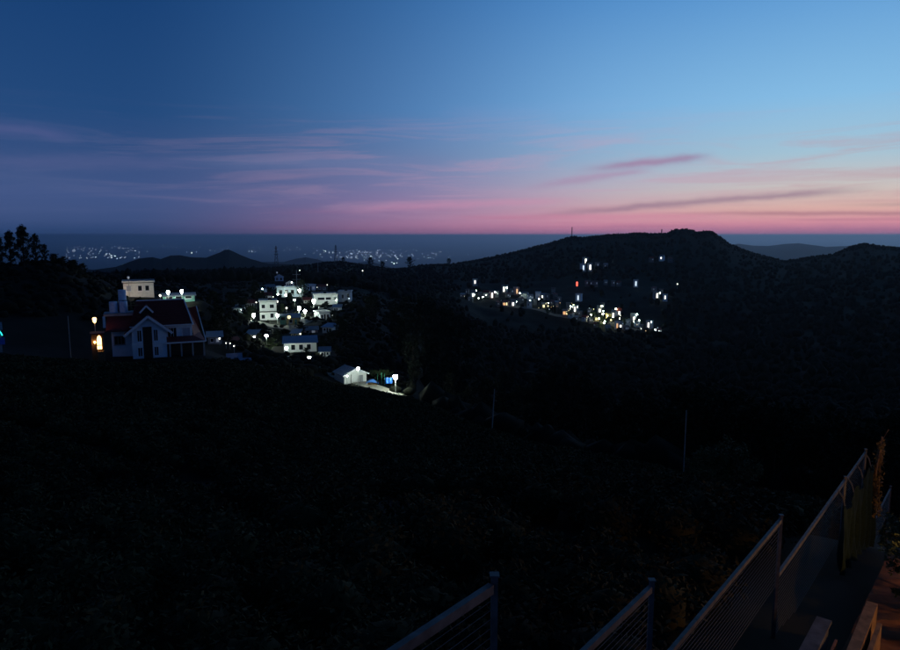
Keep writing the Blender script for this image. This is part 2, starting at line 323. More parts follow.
# right village pads are added here
RV = []
def rv(px, py, kind, w=6, h=5): RV.append((px, py, kind, w, h)); pad(px, py + 4, Dr(py + 4), 10)
for a in [(473, 293.5, 'W'), (475, 282, 'w'), (486, 293, 'g'), (492, 295, 'W'), (503.8, 289, 'W'), (517, 291, 'R'), (505, 303, 'O'), (513, 302.5, 'W'), (518, 301, 'd'), (531, 296.7, 'c'), (538, 294.6, 'c'), (542.3, 296, 'w'), (529.4, 304.4, 'g'), (544, 305, 'Y'),
          (552.8, 290, 'd'), (524, 294, 'g'), (552, 302, 'd'), (578, 297.5, 'B'), (574.7, 309, 'W'), (565, 312.7, 'O'), (585.7, 261, 'W'), (583.3, 267.5, 'B'), (590, 267, 'W'), (597, 264.5, 'd'), (606, 265, 'b'),
          (586.5, 282.6, 'd'), (592, 283, 'd'), (596, 283, 'd'), (606, 281.5, 'd'), (613, 282.5, 'd'), (618, 282.6, 'd'), (635.7, 283.4, 'B'), (661, 257, 'w'), (652, 258.5, 'd'), (671, 259, 'd'), (657, 295.4, 'W'), (665, 297.4, 'w'), (661, 290.7, 'd'), (653, 288.5, 'd'),
          (599.6, 309, 'W'), (613, 313, 'W'), (619, 311.4, 'W'), (608, 316, 'Y'), (596.5, 317.6, 'Y'), (584, 317.6, 'g'), (589, 311, 'd'), (608, 328.5, 'W'), (617, 325.4, 'R'), (620.5, 325, 'W'), (628.4, 322, 'g'), (634, 316.8, 'W'), (637.8, 322.7, 'c'), (648.3, 324.6, 'W'), (658.7, 331, 'w'),
          (462, 295, 'd'), (467, 291.5, 'd'), (470, 299, 'd'), (499, 303, 'd'), (480, 294, 'd'), (497, 293.5, 'd'), (509, 294.5, 'd'), (512, 291, 'd'), (522, 299, 'd'), (535, 301, 'd'), (548, 296, 'd'), (556, 295, 'd'), (560, 299, 'd'), (557, 303, 'd'), (568, 305, 'd'), (580, 313, 'd'), (591, 320, 'd'), (595, 324, 'd'), (603, 305, 'd'), (641, 327, 'd'), (627, 328, 'd'), (570, 314.5, 'g'), (576, 318, 'd')]:
    rv(*a)
num = np.zeros_like(GZ); den = np.zeros_like(GZ)
for (x, y, z, rho) in PADS:
    d0 = math.hypot(x, y); lo, hi = np.searchsorted(DS, [d0 - 2.6 * rho, d0 + 2.6 * rho]); a0 = math.degrees(math.atan2(x, y)); da = math.degrees(2.8 * rho / d0)
    il, ih = np.searchsorted(AZD, [a0 - da, a0 + da]); sl = (slice(max(il, 0), ih + 1), slice(max(lo - 1, 0), hi + 1))
    w = np.exp(-((GX[sl] - x) ** 2 + (GY[sl] - y) ** 2) / rho ** 2) ** .8; w = np.minimum(1, w * 1.35)
    num[sl] += w * w * (z - GZ[sl]); den[sl] += w
GZ += np.where(den > 1e-6, num / np.maximum(den, 1e-6), 0)
def ground(x, y):
    d = math.hypot(x, y); a = math.degrees(math.atan2(x, y))
    fi = np.interp(a, AZD, np.arange(NA)); fj = np.interp(math.log(max(d, 1)), LD, np.arange(ND))
    i, j = min(int(fi), NA - 2), min(int(fj), ND - 2); u, v = fi - i, fj - j
    return float((GZ[i, j] * (1 - u) + GZ[i + 1, j] * u) * (1 - v) + (GZ[i, j + 1] * (1 - u) + GZ[i + 1, j + 1] * u) * v)
V = np.stack([GX, GY, GZ], -1).reshape(-1, 3)
ii, jj = np.meshgrid(np.arange(NA - 1), np.arange(ND - 1), indexing='ij'); b0 = (ii * ND + jj).ravel()
Fq = np.stack([b0, b0 + 1, b0 + ND + 1, b0 + ND], -1)
V = np.vstack([V, [[0, 0, -2.3]]]); c0 = len(V) - 1
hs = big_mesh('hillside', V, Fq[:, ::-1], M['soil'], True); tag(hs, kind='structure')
# close the little hole under the camera
mb = MB(); ring = [(math.sin(R(a)) * 1.06, math.cos(R(a)) * 1.06, ground(math.sin(R(a)), math.cos(R(a))) - .004) for a in range(0, 360, 10)]
mb.add(ring + [(0, 0, -2.35)], [(k, (k + 1) % 36, 36) for k in range(36)]); tag(mb.build('ground', M['soil']), kind='structure')

# plain far below, one sheet to the horizon
mb = MB(); nr = [3000, 6000, 12000, 25000, 50000, 100000, 300000]; ns = 72
for d in nr:
    for k in range(ns): mb.v.append((d * math.cos(2 * math.pi * k / ns), d * math.sin(2 * math.pi * k / ns), -1100.))
for i in range(len(nr) - 1):
    for k in range(ns): mb.f.append((i * ns + k, (i + 1) * ns + k, (i + 1) * ns + (k + 1) % ns, i * ns + (k + 1) % ns))
tag(mb.build('plain', M['land']), kind='structure')

def mountain(name, D, pts, depth, rough, seed, base=-1110):
    """a ridge with a true cross-section: rises from the plain, crest along pts, falls away behind"""
    pts = np.array(pts, float); xs_ = np.arange(pts[0, 0], pts[-1, 0], max(.6, 1.0)); rows = np.linspace(-1, 1, 17); V = []; 
    for x in xs_:
        y = np.interp(x, pts[:, 0], pts[:, 1]); a = azim(x); zc = slope(x, y) * D
        for r in rows:
            d = D + r * depth; prof = (1 - abs(r)) ** 1.15
            V.append((math.sin(a) * d, math.cos(a) * d, base + (zc - base) * prof))
    V = np.array(V); nz = smooth_noise(V[:, 0] / (depth * .16), V[:, 1] / (depth * .16), seed); hh = (V[:, 2] - base) / (V[:, 2].max() - base)
    V[:, 2] += nz * rough * np.clip(1.15 - hh, .08, 1)
    n = len(rows); F_ = [(i * n + j, (i + 1) * n + j, (i + 1) * n + j + 1, i * n + j + 1) for i in range(len(xs_) - 1) for j in range(n - 1)]
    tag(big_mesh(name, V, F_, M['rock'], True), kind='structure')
mountain('mountain_range', 3600, [(-220, 266), (40, 264), (95, 269), (118, 266), (130, 262), (142, 258.5), (155, 257.5), (163, 259.5), (173, 255.5), (182, 255), (192, 256.5), (208, 257), (215, 254.5), (222, 252), (227, 249.2), (231, 249), (236, 251.2), (243, 254.5), (252, 258), (270, 262.5), (300, 265), (340, 266), (400, 271), (470, 276)], 1500, 50, 3)
mountain('hills', 9500, [(245, 268), (262, 262), (285, 262), (298, 258.5), (307, 257.2), (318, 259), (328, 262), (345, 264), (372, 262), (395, 268)], 1800, 40, 9)
mountain('hills', 13500, [(640, 252), (700, 248), (735, 243.5), (750, 245.5), (765, 246), (782, 243.8), (795, 243.2), (808, 245), (822, 247), (845, 246), (900, 249), (960, 247)], 3200, 60, 21)

# ------------------------------------------------------------------ vegetation
def ico(sub=1):
    import bmesh
    bm = bmesh.new(); bmesh.ops.create_icosphere(bm, subdivisions=sub, radius=1)
    v = np.array([p.co[:] for p in bm.verts]); f = np.array([[p.index for p in a.verts] for a in bm.faces]); bm.free(); return v, f
IV, IF = ico(1); IV2, IF2 = ico(2)
def scatter_blobs(P, SC, iv, jit):      # many small rounded clumps in one mesh
    n = len(P); k = len(iv); V = iv[None] * (1 + jit * (rng.random((n, k, 1)) - .5)) * SC[:, None, :] + P[:, None, :]
    return V.reshape(-1, 3)
EDGE = lambda px: np.interp(px, CX, [PROF[c][0][0] for c in CX])
# woods on the far slopes and skyline
P = []; Sc = []
while len(P) < 19000:
    a = R(rng.uniform(-42, 42)); d = float(np.exp(rng.uniform(math.log(430), math.log(1380)))) if rng.random() < .65 else rng.uniform(1240, 1330)
    x, y = math.sin(a) * d, math.cos(a) * d; px = 450 + F * math.tan(a)
    if 455 < px < 665 and 640 < d < 900 and rng.random() < .93: continue
    h = rng.uniform(2.2, 5.5) * (1.25 if rng.random() < .12 else 1); 
    if d > 1200: h *= .42
    P.append((x, y, ground(x, y) + h * .35)); Sc.append((h * .62, h * .62, h * rng.uniform(.6, 1.0)))
while len(P) < 25500:
    a = R(rng.uniform(-2, 44)); d = rng.uniform(75, 440); px = 450 + F * math.tan(a)
    if d < EDGE(px) + 12: continue
    x, y = math.sin(a) * d, math.cos(a) * d; h = rng.uniform(1.5, 4.2)
    P.append((x, y, ground(x, y) + h * .3)); Sc.append((h * .7, h * .7, h * rng.uniform(.6, 1.0)))
PA = np.array(PADS)
while len(P) < 29000:                  # scrub between the village houses
    a = R(rng.uniform(-36, -3)); d = float(np.exp(rng.uniform(math.log(118), math.log(440)))); px = 450 + F * math.tan(a); x, y = math.sin(a) * d, math.cos(a) * d
    if d < EDGE(px) + 6 or (np.hypot(PA[:, 0] - x, PA[:, 1] - y) < PA[:, 3] * .95).any() or (px < 215 and d < 150): continue
    h = rng.uniform(.5, 1.5) * (1.5 if rng.random() < .1 else 1); P.append((x, y, ground(x, y) + h * .25)); Sc.append((h * .8, h * .8, h * rng.uniform(.5, .9)))
P, Sc = np.array(P), np.array(Sc)
V = scatter_blobs(P, Sc, IV, .7); Fb = (IF[None] + (np.arange(len(P)) * len(IV))[:, None, None]).reshape(-1, 3)
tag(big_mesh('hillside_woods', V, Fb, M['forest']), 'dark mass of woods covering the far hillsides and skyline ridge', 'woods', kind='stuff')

# tea bushes in contour rows over the near slope, foot paths left open
def leaf_quads(C, size, up=.4):
    n = len(C); nrm = rng.normal(size=(n, 3)); nrm[:, 2] = np.abs(nrm[:, 2]) + up; nrm /= np.linalg.norm(nrm, axis=1)[:, None]
    t = np.cross(nrm, rng.normal(size=(n, 3))); t /= np.linalg.norm(t, axis=1)[:, None]; b = np.cross(nrm, t); s_ = (size * rng.uniform(.6, 1.3, n))[:, None] if np.ndim(size) == 0 else (size * rng.uniform(.6, 1.3, n))[:, None]
    Q = np.stack([C - t * s_, C - b * s_ * .45, C + t * s_, C + b * s_ * .45], 1); return Q.reshape(-1, 3)
def fence_side(x, y): return x * math.cos(FA) - y * math.sin(FA)
FA = R(39.7)
pts = []; 
r_ = 4.0
while r_ < 116:
    a = -48.
    while a < 48:
        x, y = math.sin(R(a)) * r_, math.cos(R(a)) * r_; px = 450 + F * math.tan(R(a)); a += math.degrees(1.15 / r_) * random.uniform(.85, 1.2)
        x += random.uniform(-.15, .15); y += random.uniform(-.15, .15)
        if fence_side(x, y) > -2.7 and r_ < 34: continue
        if r_ > EDGE(px) + 3: continue
        g = math.sin(x * .16 + y * .23 + 1.2 * math.sin(x * .05)); 
        if abs(g) < .20 or abs(math.sin(x * .11 - y * .05 + 2)) < .05: continue
        if random.random() < .03: continue
        pts.append((x, y, ground(x, y), r_))
    r_ += 1.2
pts = np.array(pts); sc = np.stack([rng.uniform(.55, .74, len(pts)), rng.uniform(.55, .74, len(pts)), rng.uniform(.42, .62, len(pts))], 1)
Pc = pts[:, :3] + np.array([0, 0, .28])
V1 = scatter_blobs(Pc, sc * .80, IV, .3); F1 = (IF[None] + (np.arange(len(Pc)) * len(IV))[:, None, None]).reshape(-1, 3)
cnt = np.clip((420 * 14 / np.maximum(pts[:, 3], 6)).astype(int), 26, 620); idx = np.repeat(np.arange(len(pts)), cnt)
dirs = rng.normal(size=(len(idx), 3)); dirs[:, 2] = np.abs(dirs[:, 2]); dirs /= np.linalg.norm(dirs, axis=1)[:, None]
C = Pc[idx] + dirs * sc[idx] * rng.uniform(.72, 1.14, (len(idx), 1)); sz = np.clip(.036 + pts[idx, 3] * .0022, .04, .2)
V2 = leaf_quads(C, sz); F2 = np.arange(len(V2)).reshape(-1, 4) + len(V1)
Ft = np.vstack([F1, F2[:, [0, 1, 2]], F2[:, [0, 2, 3]]])
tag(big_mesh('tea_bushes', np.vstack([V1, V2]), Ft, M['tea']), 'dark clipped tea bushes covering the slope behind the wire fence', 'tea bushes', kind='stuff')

def tree_meshes(kind, seed):
    """trunk with limbs and a leafy crown, 1 unit tall"""
    r = np.random.default_rng(seed); tb = MB(); clumps = []
    if kind == 'euc': nl, z0, spread, lf = 22, .16, .15, .020
    elif kind == 'round': nl, z0, spread, lf = 26, .10, .30, .024
    else: nl, z0, spread, lf = 14, .12, .45, .035
    bend = r.normal(size=2) * .03
    top = Vector((bend[0], bend[1], .9)); tb.tube([(0, 0, -.05), (bend[0] * .3, bend[1] * .5, .35), (bend[0] * .8, bend[1], .65), top], [.022, .017, .011, .004], 7)
    for i in range(nl):
        f = z0 + (.95 - z0) * i / nl; a = i * 2.4 + r.uniform(-.4, .4); base = Vector((bend[0] * f, bend[1] * f, f * .95)); 
        prof = math.sin(math.pi * min(.97, (f - z0) / (1 - z0) * .8 + .2)); ln_ = spread * prof * r.uniform(.65, 1.25); tip = base + Vector((math.cos(a) * ln_, math.sin(a) * ln_, ln_ * r.uniform(.35, .9)))
        tb.tube([base, (base + tip) / 2 + Vector((0, 0, -.01)), tip], [.008, .005, .002], 5)
        for c in range(3): clumps.append((base.lerp(tip, .55 + .25 * c) + Vector(r.normal(size=3)) * .02, spread * r.uniform(.16, .34)))
    clumps.append((top, spread * .25)); P = []
    for c, s_ in clumps:
        n = 62; d = r.normal(size=(n, 3)); d *= (r.random((n, 1)) ** .85) / np.linalg.norm(d, axis=1)[:, None]; st = r.uniform(.6, 1.9, 3); st[2] *= 1.5 if kind == 'euc' else .85; P.append(np.array(c) + d * s_ * st)
    return tb, leaf_quads(np.vstack(P), lf, 0.1)
PROTO = {}
for kind, lm_ in (('euc', 'leafB'), ('round', 'leafA'), ('shrub', 'leafC')):
    for v_ in range(3):
        tb, Q = tree_meshes(kind, 40 + v_ * 7 + len(kind)); tm = tb.mesh('trunk', M['bark'])
        cm_ = bpy.data.meshes.new('crown'); cm_.from_pydata([tuple(p) for p in Q], [], [tuple(f) for f in np.arange(len(Q)).reshape(-1, 4)]); cm_.materials.append(M[lm_]); PROTO[kind, v_] = (tm, cm_)
def tree(px, D, ytop, kind, label, group=None, name='tree', cat='tree', base=None, hmin=2):
    a = azim(px); x, y = math.sin(a) * D, math.cos(a) * D; z = ground(x, y) if base is None else base
    h = max(hmin, slope(px, ytop) * D - z)
    o = empty(name, (x, y, z), random.uniform(0, 6.28), label, cat, group, h); tm, cm_ = PROTO[kind, random.randrange(3)]
    link('trunk', tm, o); link('crown', cm_, o); return o
for px, D, yt in ((-12, 196, 226), (1, 190, 231), (14, 200, 229), (27, 196, 223), (39, 200, 232), (48, 203, 243)):
    tree(px, D, yt, 'euc', {27: 'tallest dark tree on the knoll, standing against the dusk sky', 14: 'dark slender tree on the knoll, next to the tallest one', 39: 'dark rounded tree on the knoll, between the tallest tree and the house side', 48: 'shortest dark tree at the end of the knoll row, towards the house'}.get(px, 'dark tree on the knoll standing out against the dusk sky'), 'trees on the knoll')
for px, D, yt in ((57, 198, 253), (66, 198, 256), (76, 199, 259), (84, 200, 263), (-30, 190, 240)):
    tree(px, D, yt, 'round', 'low dark bushy tree on the knoll side below the tall silhouetted ones', 'low trees on the knoll')
for px, D, yt in ((405, 165, 292), (424, 175, 288), (441, 160, 300), (458, 180, 306), (393, 210, 300), (412, 130, 330)):
    tree(px, D, yt, 'euc', 'tall dark eucalyptus tree beyond the tea field, beside the white shed', 'eucalyptus trees beside the shed')
for px, D, yt in ((372, 240, 294), (352, 255, 303), (361, 215, 312), (377, 190, 330), (340, 190, 318), (330, 180, 330)):
    tree(px, D, yt, 'round', 'dark rounded tree below the white block in the lit village', 'dark trees below the white block')
for px, D, yt in ((218, 170, 305), (232, 250, 292), (243, 240, 297), (213, 250, 290), (250, 150, 348), (225, 165, 328)):
    tree(px, D, yt, 'round', 'dark tree between the gabled house and the lit village', 'dark trees between house and village')
for px, D, yt in ((540, 115, 368), (556, 125, 362), (572, 110, 360), (588, 120, 366), (603, 105, 384), (524, 130, 380), (486, 130, 372), (505, 140, 366), (470, 120, 385), (450, 125, 372)):
    tree(px, D, yt, 'euc', 'dark slender tree rising from the valley just past the field edge', 'valley trees past the field edge')
for px, D, yt in ((625, 95, 402), (645, 100, 395), (668, 90, 408), (703, 85, 395), (720, 95, 388), (760, 85, 402), (785, 80, 410), (806, 90, 405), (832, 75, 420), (858, 80, 415), (885, 70, 425), (690, 110, 385), (740, 110, 390), (912, 75, 410)):
    tree(px, D, yt, 'round', 'dark leafy tree filling the valley beyond the wire fence', 'valley trees beyond the fence')
for px, D, yt in ((736, 50, 446), (722, 51, 452), (748, 49, 458), (706, 53, 462)):
    tree(px, D, yt, 'shrub', 'pale leafy shrub at the field edge near the thin pole', 'pale shrubs at the field edge', 'shrub', 'shrub', hmin=1.2)
for px, D, yt in ((371, 1270, 257), (410, 1270, 256.5), (449, 1280, 258), (344, 1260, 257), (383, 1270, 261)):
    tree(px, D, yt, 'round', 'lone dark tree on the skyline above the lit plain', 'lone trees on the skyline')

# ------------------------------------------------------------------ buildings
def frame_at(px, py, D):
    a = azim(px, py); return at(px, py, D), -a, D * math.cos(a) ** 2 / F, D * math.cos(a) / F
def window(parent, x0, x1, z0, z1, y, pm, fm, fw=.09, mull=0, sill=True):
    """frame standing proud of the wall face y (front is -y), with its pane and sill as pieces"""
    f = MB(); 
    f.box((x0 - fw, y - .07, z0 - fw), (x0, y + .05, z1 + fw)); f.box((x1, y - .07, z0 - fw), (x1 + fw, y + .05, z1 + fw)); f.box((x0, y - .067, z1), (x1, y + .05, z1 + fw)); f.box((x0, y - .067, z0 - fw), (x1, y + .05, z0))
    for k in range(mull): xm = x0 + (x1 - x0) * (k + 1) / (mull + 1); f.box((xm - .03, y - .064, z0), (xm + .03, y + .05, z1))
    w = f.build('window', fm, parent); MB().box((x0, y - .03, z0), (x1, y + .04, z1)).build('pane', pm, w)
    if sill: MB().box((x0 - fw - .06, y - .16, z0 - fw - .07), (x1 + fw + .06, y + .02, z0 - fw - .004)).build('sill', fm, w)
    return w
def gable_roof(parent, x0, x1, y0, y1, ze, zr, along, rm, over=.35, th=.12, edge=None):
    m_ = MB(); e = None
    if along == 'x':
        ym = (y0 + y1) / 2; k = (zr - ze) / (ym - y0); a, b = y0 - over, y1 + over; zl = ze - k * over
        m_.slab([(x0 - over, a, zl), (x1 + over, a, zl), (x1 + over, ym, zr), (x0 - over, ym, zr)], th); m_.slab([(x0 - over, ym, zr + .002), (x1 + over, ym, zr + .002), (x1 + over, b, zl), (x0 - over, b, zl)], th)
    else:
        xm = (x0 + x1) / 2; k = (zr - ze) / (xm - x0); a, b = x0 - over, x1 + over; zl = ze - k * over
        m_.slab([(a, y0 - over, zl), (xm, y0 - over, zr), (xm, y1 + over, zr), (a, y1 + over, zl)], th); m_.slab([(xm, y0 - over, zr + .002), (b, y0 - over, zl), (b, y1 + over, zl), (xm, y1 + over, zr + .002)], th)
    r_ = m_.build('roof', rm, parent)
    if edge and along == 'y':
        for s_, xe in ((0, a), (1, b)): MB().bar((xe, y0 - over - .06, zl - .02), ((x0 + x1) / 2, y0 - over - .06, zr - .0 + (.003 if s_ else 0)), .1, .24).build('bargeboard', edge, r_)
    return r_
def gable_wall(x0, x1, y0, y1, ze, zr, along, zb=-2.0):
    m_ = MB()
    if along == 'y':
        xm = (x0 + x1) / 2; pr = [(x0, zb), (x1, zb), (x1, ze), (xm, zr), (x0, ze)]
        vs_ = [(x, y, z) for y in (y0, y1) for x, z in pr]; m_.add(vs_, [(4, 3, 2, 1, 0)[::-1], (5, 6, 7, 8, 9)[::-1]] + [(i, i + 5, (i + 1) % 5 + 5, (i + 1) % 5) for i in range(5)])
    else:
        ym = (y0 + y1) / 2; pr = [(y0, zb), (y1, zb), (y1, ze), (ym, zr), (y0, ze)]
        vs_ = [(x, y, z) for x in (x0, x1) for y, z in pr]; m_.add(vs_, [(0, 1, 2, 3, 4), (9, 8, 7, 6, 5)] + [(i, i + 5, (i + 1) % 5 + 5, (i + 1) % 5) for i in range(5)])
    return m_
def house(name, label, px0, px1, yt, yb, D, wm, rm, roof='flat', depth=6, yaw=0, wins=(), group=None, cat='house', fm=None, door=None, roofrise=.35):
    """wins: (u0,u1,v0,v1,pane material) as fractions of the front"""
    o, rz, sx, sz = frame_at((px0 + px1) / 2, yb, D); w = (px1 - px0) * sx / 2; h = (yb - yt) * sz; fm = fm or M['trim']
    e = empty(name, o, rz + yaw, label, cat, group)
    if roof == 'flat':
        MB().box((-w, 0, -2.), (w, depth, h - .25)).build('wall', wm, e); m_ = MB().box((-w - .3, -.3, h - .25), (w + .3, depth + .3, h - .08))
        rf = m_.build('roof', rm, e)
        p_ = MB()
        for a, b in (((-w - .3, -.3, h - .08), (w + .3, -.14, h + .32)), ((-w - .3, depth + .14, h - .08), (w + .3, depth + .3, h + .32)), ((-w - .3, -.14, h - .08), (-w - .14, depth + .14, h + .32)), ((w + .14, -.14, h - .08), (w + .3, depth + .14, h + .32))): p_.box(a, b)
        p_.build('parapet', wm, rf); wh = h - .25
    elif roof == 'shed':
        wh = h * .74; MB().box((-w, 0, -2.), (w, depth, wh)).build('wall', wm, e); k = h - wh
        MB().slab([(-w - .4, -.5, wh + .03), (w + .4, -.5, wh + .03), (w + .4, depth + .3, h), (-w - .4, depth + .3, h)], .1).build('roof', rm, e)
    else:
        wh = h * (1 - roofrise); gable_wall(-w, w, 0, depth, wh, h - .1, roof).build('wall', wm, e); gable_roof(e, -w, w, 0, depth, wh, h, roof, rm, edge=M['trim'] if roof == 'y' else None)
    for (u0, u1, v0, v1, pm) in wins: window(e, -w + 2 * w * u0, -w + 2 * w * u1, wh * v0, wh * v1, 0, pm, fm, fw=min(.09, w * .06))
    if door:
        u0, u1, v1, dm = door; d = MB().box((-w + 2 * w * u0, -.06, .02), (-w + 2 * w * u1, .05, wh * v1)).build('door', dm, e)
    return e, w, h
PN, CU = M['pane'], M['curtain']

# --- the gabled house below the field
D = 120; O, RZ, SX, SZ = frame_at(150, 357, D); gx = lambda p: (p - 150) * SX; gz = lambda p: (357 - p) * SZ
H = empty('gabled_house', O, RZ, 'large pale blue house with maroon roofs, white edged front gable and rooftop tanks', 'house')
gable_wall(gx(133), gx(168), 0, 6, gz(330), gz(316.5), 'y', -1.5).build('wall', M['blue'], H)
MB().box((gx(112), 3.2, -1.5), (gx(133) - .02, 11, gz(331))).build('wall', M['blue'], H)
MB().box((gx(168) + .02, 2.0, -1.5), (gx(196), 11, gz(327.5))).build('wall', M['blue'], H)
# front gable roof with white bargeboards
fr = MB(); xa, xm, xb = gx(125), gx(150), gx(174.5); ze, zr = gz(334), gz(315)
fr.slab([(xa, -.7, ze), (xm, -.7, zr), (xm, 7, zr), (xa, 7, ze)], .14); fr.slab([(xm, -.7, zr + .003), (xb, -.7, gz(333)), (xb, 7, gz(333)), (xm, 7, zr + .003)], .14)
fro = fr.build('gable_roof', M['maroon'], H)
MB().bar((xa, -.78, ze - .04), (xm, -.78, zr - .04), .12, .36).build('bargeboard', M['trim'], fro); MB().bar((xb, -.785, gz(333) - .04), (xm, -.785, zr - .036), .12, .36).build('bargeboard', M['trim'], fro)
# main hipped roof
mr = MB(); rx0, rx1, ex0, ex1 = gx(139), gx(190), gx(131), gx(197); zr2, ze2 = gz(303), gz(327); yf, yb_, ym = 1.4, 12, 6.4
A, B, C_, D_ = (ex0, yf, ze2), (ex1, yf, ze2), (ex1, yb_, ze2), (ex0, yb_, ze2); G, J = (rx0, ym, zr2), (rx1, ym, zr2)
mr.add([A, B, C_, D_, G, J], [(0, 1, 5, 4), (1, 2, 5), (2, 3, 4, 5), (3, 0, 4), (3, 2, 1, 0)]); mro = mr.build('main_roof', M['maroon'], H)
for p, q_, w_ in ((B, J, .2), (G, J, .12), (A, B, .22), (C_, J, .2)):
    p2, q2 = Vector(p) + Vector((0, -.06, .05)), Vector(q_) + Vector((0, -.06, .05)); MB().bar(p2, q2, w_, .16).build('ridge_cap', M['trim'], mro)
# roof tile courses: thin battens that step the slope
for k in range(1, 11):
    t = k / 11; p = Vector(A).lerp(Vector(G), t); q_ = Vector(B).lerp(Vector(J), t); MB().bar(p + Vector((.1, -.03, .03)), q_ + Vector((-.1, -.03, .03)), .12, .05).build('tile_course', M['maroon'], mro)
# little upper gable behind the front one
ug = MB(); u0, u1, um = gx(142), gx(156), gx(149); ug.slab([(u0, 2.2, gz(313)), (um, 2.2, gz(306)), (um, 6, gz(306)), (u0, 6, gz(313))], .12); ug.slab([(um, 2.2, gz(306) + .003), (u1, 2.2, gz(313)), (u1, 6, gz(313)), (um, 6, gz(306) + .003)], .12)
ugo = ug.build('upper_gable', M['maroon'], H); MB().bar((u0, 2.12, gz(313) - .03), (um, 2.12, gz(306) - .03), .1, .26).build('bargeboard', M['trim'], ugo); MB().bar((u1, 2.115, gz(313) - .03), (um, 2.115, gz(306) - .027), .1, .26).build('bargeboard', M['trim'], ugo)
gable_wall(gx(143.5), gx(154.5), 2.6, 6, gz(312), gz(307), 'y', gz(318)).build('wall', M['dark'], H)
# wrap-around verandah roof on the right
vr = MB(); ev = gz(343.5); tv = gz(339)
vr.slab([(gx(166), -.4, ev), (gx(209), -.4, ev), (gx(197), 2.0, tv), (gx(166), 2.0, tv)], .12)
vr.add([(gx(209), -.4, ev), (gx(209), 12, ev), (gx(205.5), 12, gz(314)), (gx(197), 2.0, tv), (gx(197), 12, gz(316))], [(0, 1, 2, 4, 3)])
vro = vr.build('verandah_roof', M['maroon'], H); MB().bar((gx(166), -.46, ev - .02), (gx(209), -.46, ev - .02), .1, .22).build('fascia', M['trim'], vro); MB().bar((gx(209) + .06, -.4, ev), (gx(206), 11.9, gz(314.5)), .14, .2).build('fascia', M['trim'], vro)
for p in (171, 183, 195, 207): MB().box((gx(p) - .12, -.25, -1.5), (gx(p) + .12, -.02, ev - .14)).build('post', M['grey'], H)
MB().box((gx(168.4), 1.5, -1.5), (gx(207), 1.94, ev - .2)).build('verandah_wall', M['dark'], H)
# openings of the front gable: dark central bay, windows either side on both floors
MB().box((gx(144), -.05, -1.4), (gx(153.3), .1, gz(326))).build('central_bay', M['dark'], H); MB().box((gx(153.4), -.12, -1.4), (gx(154.3), .08, gz(325))).build('pilaster', M['trim'], H)
for (a, b, t_, l_) in ((138.6, 142.6, 329.5, 340.5), (138.6, 142.6, 347, 355.5), (155.3, 159, 329.5, 340.5), (155.3, 159, 347, 355.5)): window(H, gx(a), gx(b), gz(l_), gz(t_), 0, PN, M['blue'], .08, 1)
MB().box((gx(133) - .1, -.1, gz(345)), (gx(143.9), -.004, gz(342.6))).build('band_course', M['blue'], H); MB().box((gx(154.4), -.1, gz(345)), (gx(168.1), -.004, gz(342.6))).build('band_course', M['blue'], H)
window(H, gx(170), gx(179), gz(339.5), gz(330), 2.0, PN, M['trim'], .16, 2); window(H, gx(185.5), gx(193.5), gz(339.5), gz(330.5), 2.0, CU, M['trim'], .12)
window(H, gx(115), gx(125), gz(345), gz(337), 3.2, PN, M['grey'], .12, 2)
# left wing roof, tank slab and lit eave
lw = MB(); lw.slab([(gx(107), 1.6, gz(330)), (gx(135), 1.6, gz(330)), (gx(135), 6, gz(318)), (gx(108), 6, gz(318))], .14); lw.build('wing_roof', M['maroon'], H)
MB().box((gx(106), 6, gz(331)), (gx(134.5), 9.4, gz(318))).build('tank_room', M['dark'], H); sl_ = MB().box((gx(104.5), 5.6, gz(317.6)), (gx(135), 9.6, gz(315))).build('tank_slab', M['grey'], H)
MB().box((gx(105), 1.4, gz(326)), (gx(107.5), 1.9, gz(315))).build('chimney', M['trim'], H); MB().bar((gx(130), 5.4, gz(307.2)), (gx(141), 5.4, gz(307.2)), .1, .16).build('eave_board', M['wood'], H)
for k, (p, yb2, yt2, y_) in enumerate(((114.7, 315, 303, 7.2), (125.3, 315, 303, 7.2), (124.3, 302.6, 291.5, 8.6))):
    r0 = 4.3 * SX; hh = (yb2 - yt2) * SZ; t = empty('water_tank', (0, 0, 0), 0, ('ribbed pale blue water tank on the house roof, nearer the wall lamp', 'ribbed pale blue water tank on the house roof, beside the front gable', 'pale blue water tank raised above the other two roof tanks')[k], 'water tank', 'roof water tanks')
    t.matrix_world = H.matrix_basis @ Matrix.Translation((gx(p), y_, gz(yb2))); mm = MB(); pr = []
    for j in range(7): z = hh * .86 * j / 6; pr += [(r0, z), (r0, z + hh * .09), (r0 * .955, z + hh * .11)]
    mm.lathe([(r0 * .97, .0)] + pr + [(r0 * .7, hh * .97), (r0 * .35, hh)], 18); mm.build('tank_body', M['tank'], t, True); MB().lathe([(r0 * .34, hh + .002), (r0 * .34, hh + .1), (r0 * .1, hh + .14)], 12).build('lid', M['dark'], t)
MB().box((gx(119.6), 8.0, gz(315) + .0), (gx(129), 9.2, gz(302.7))).build('tank_stand', M['grey'], H)

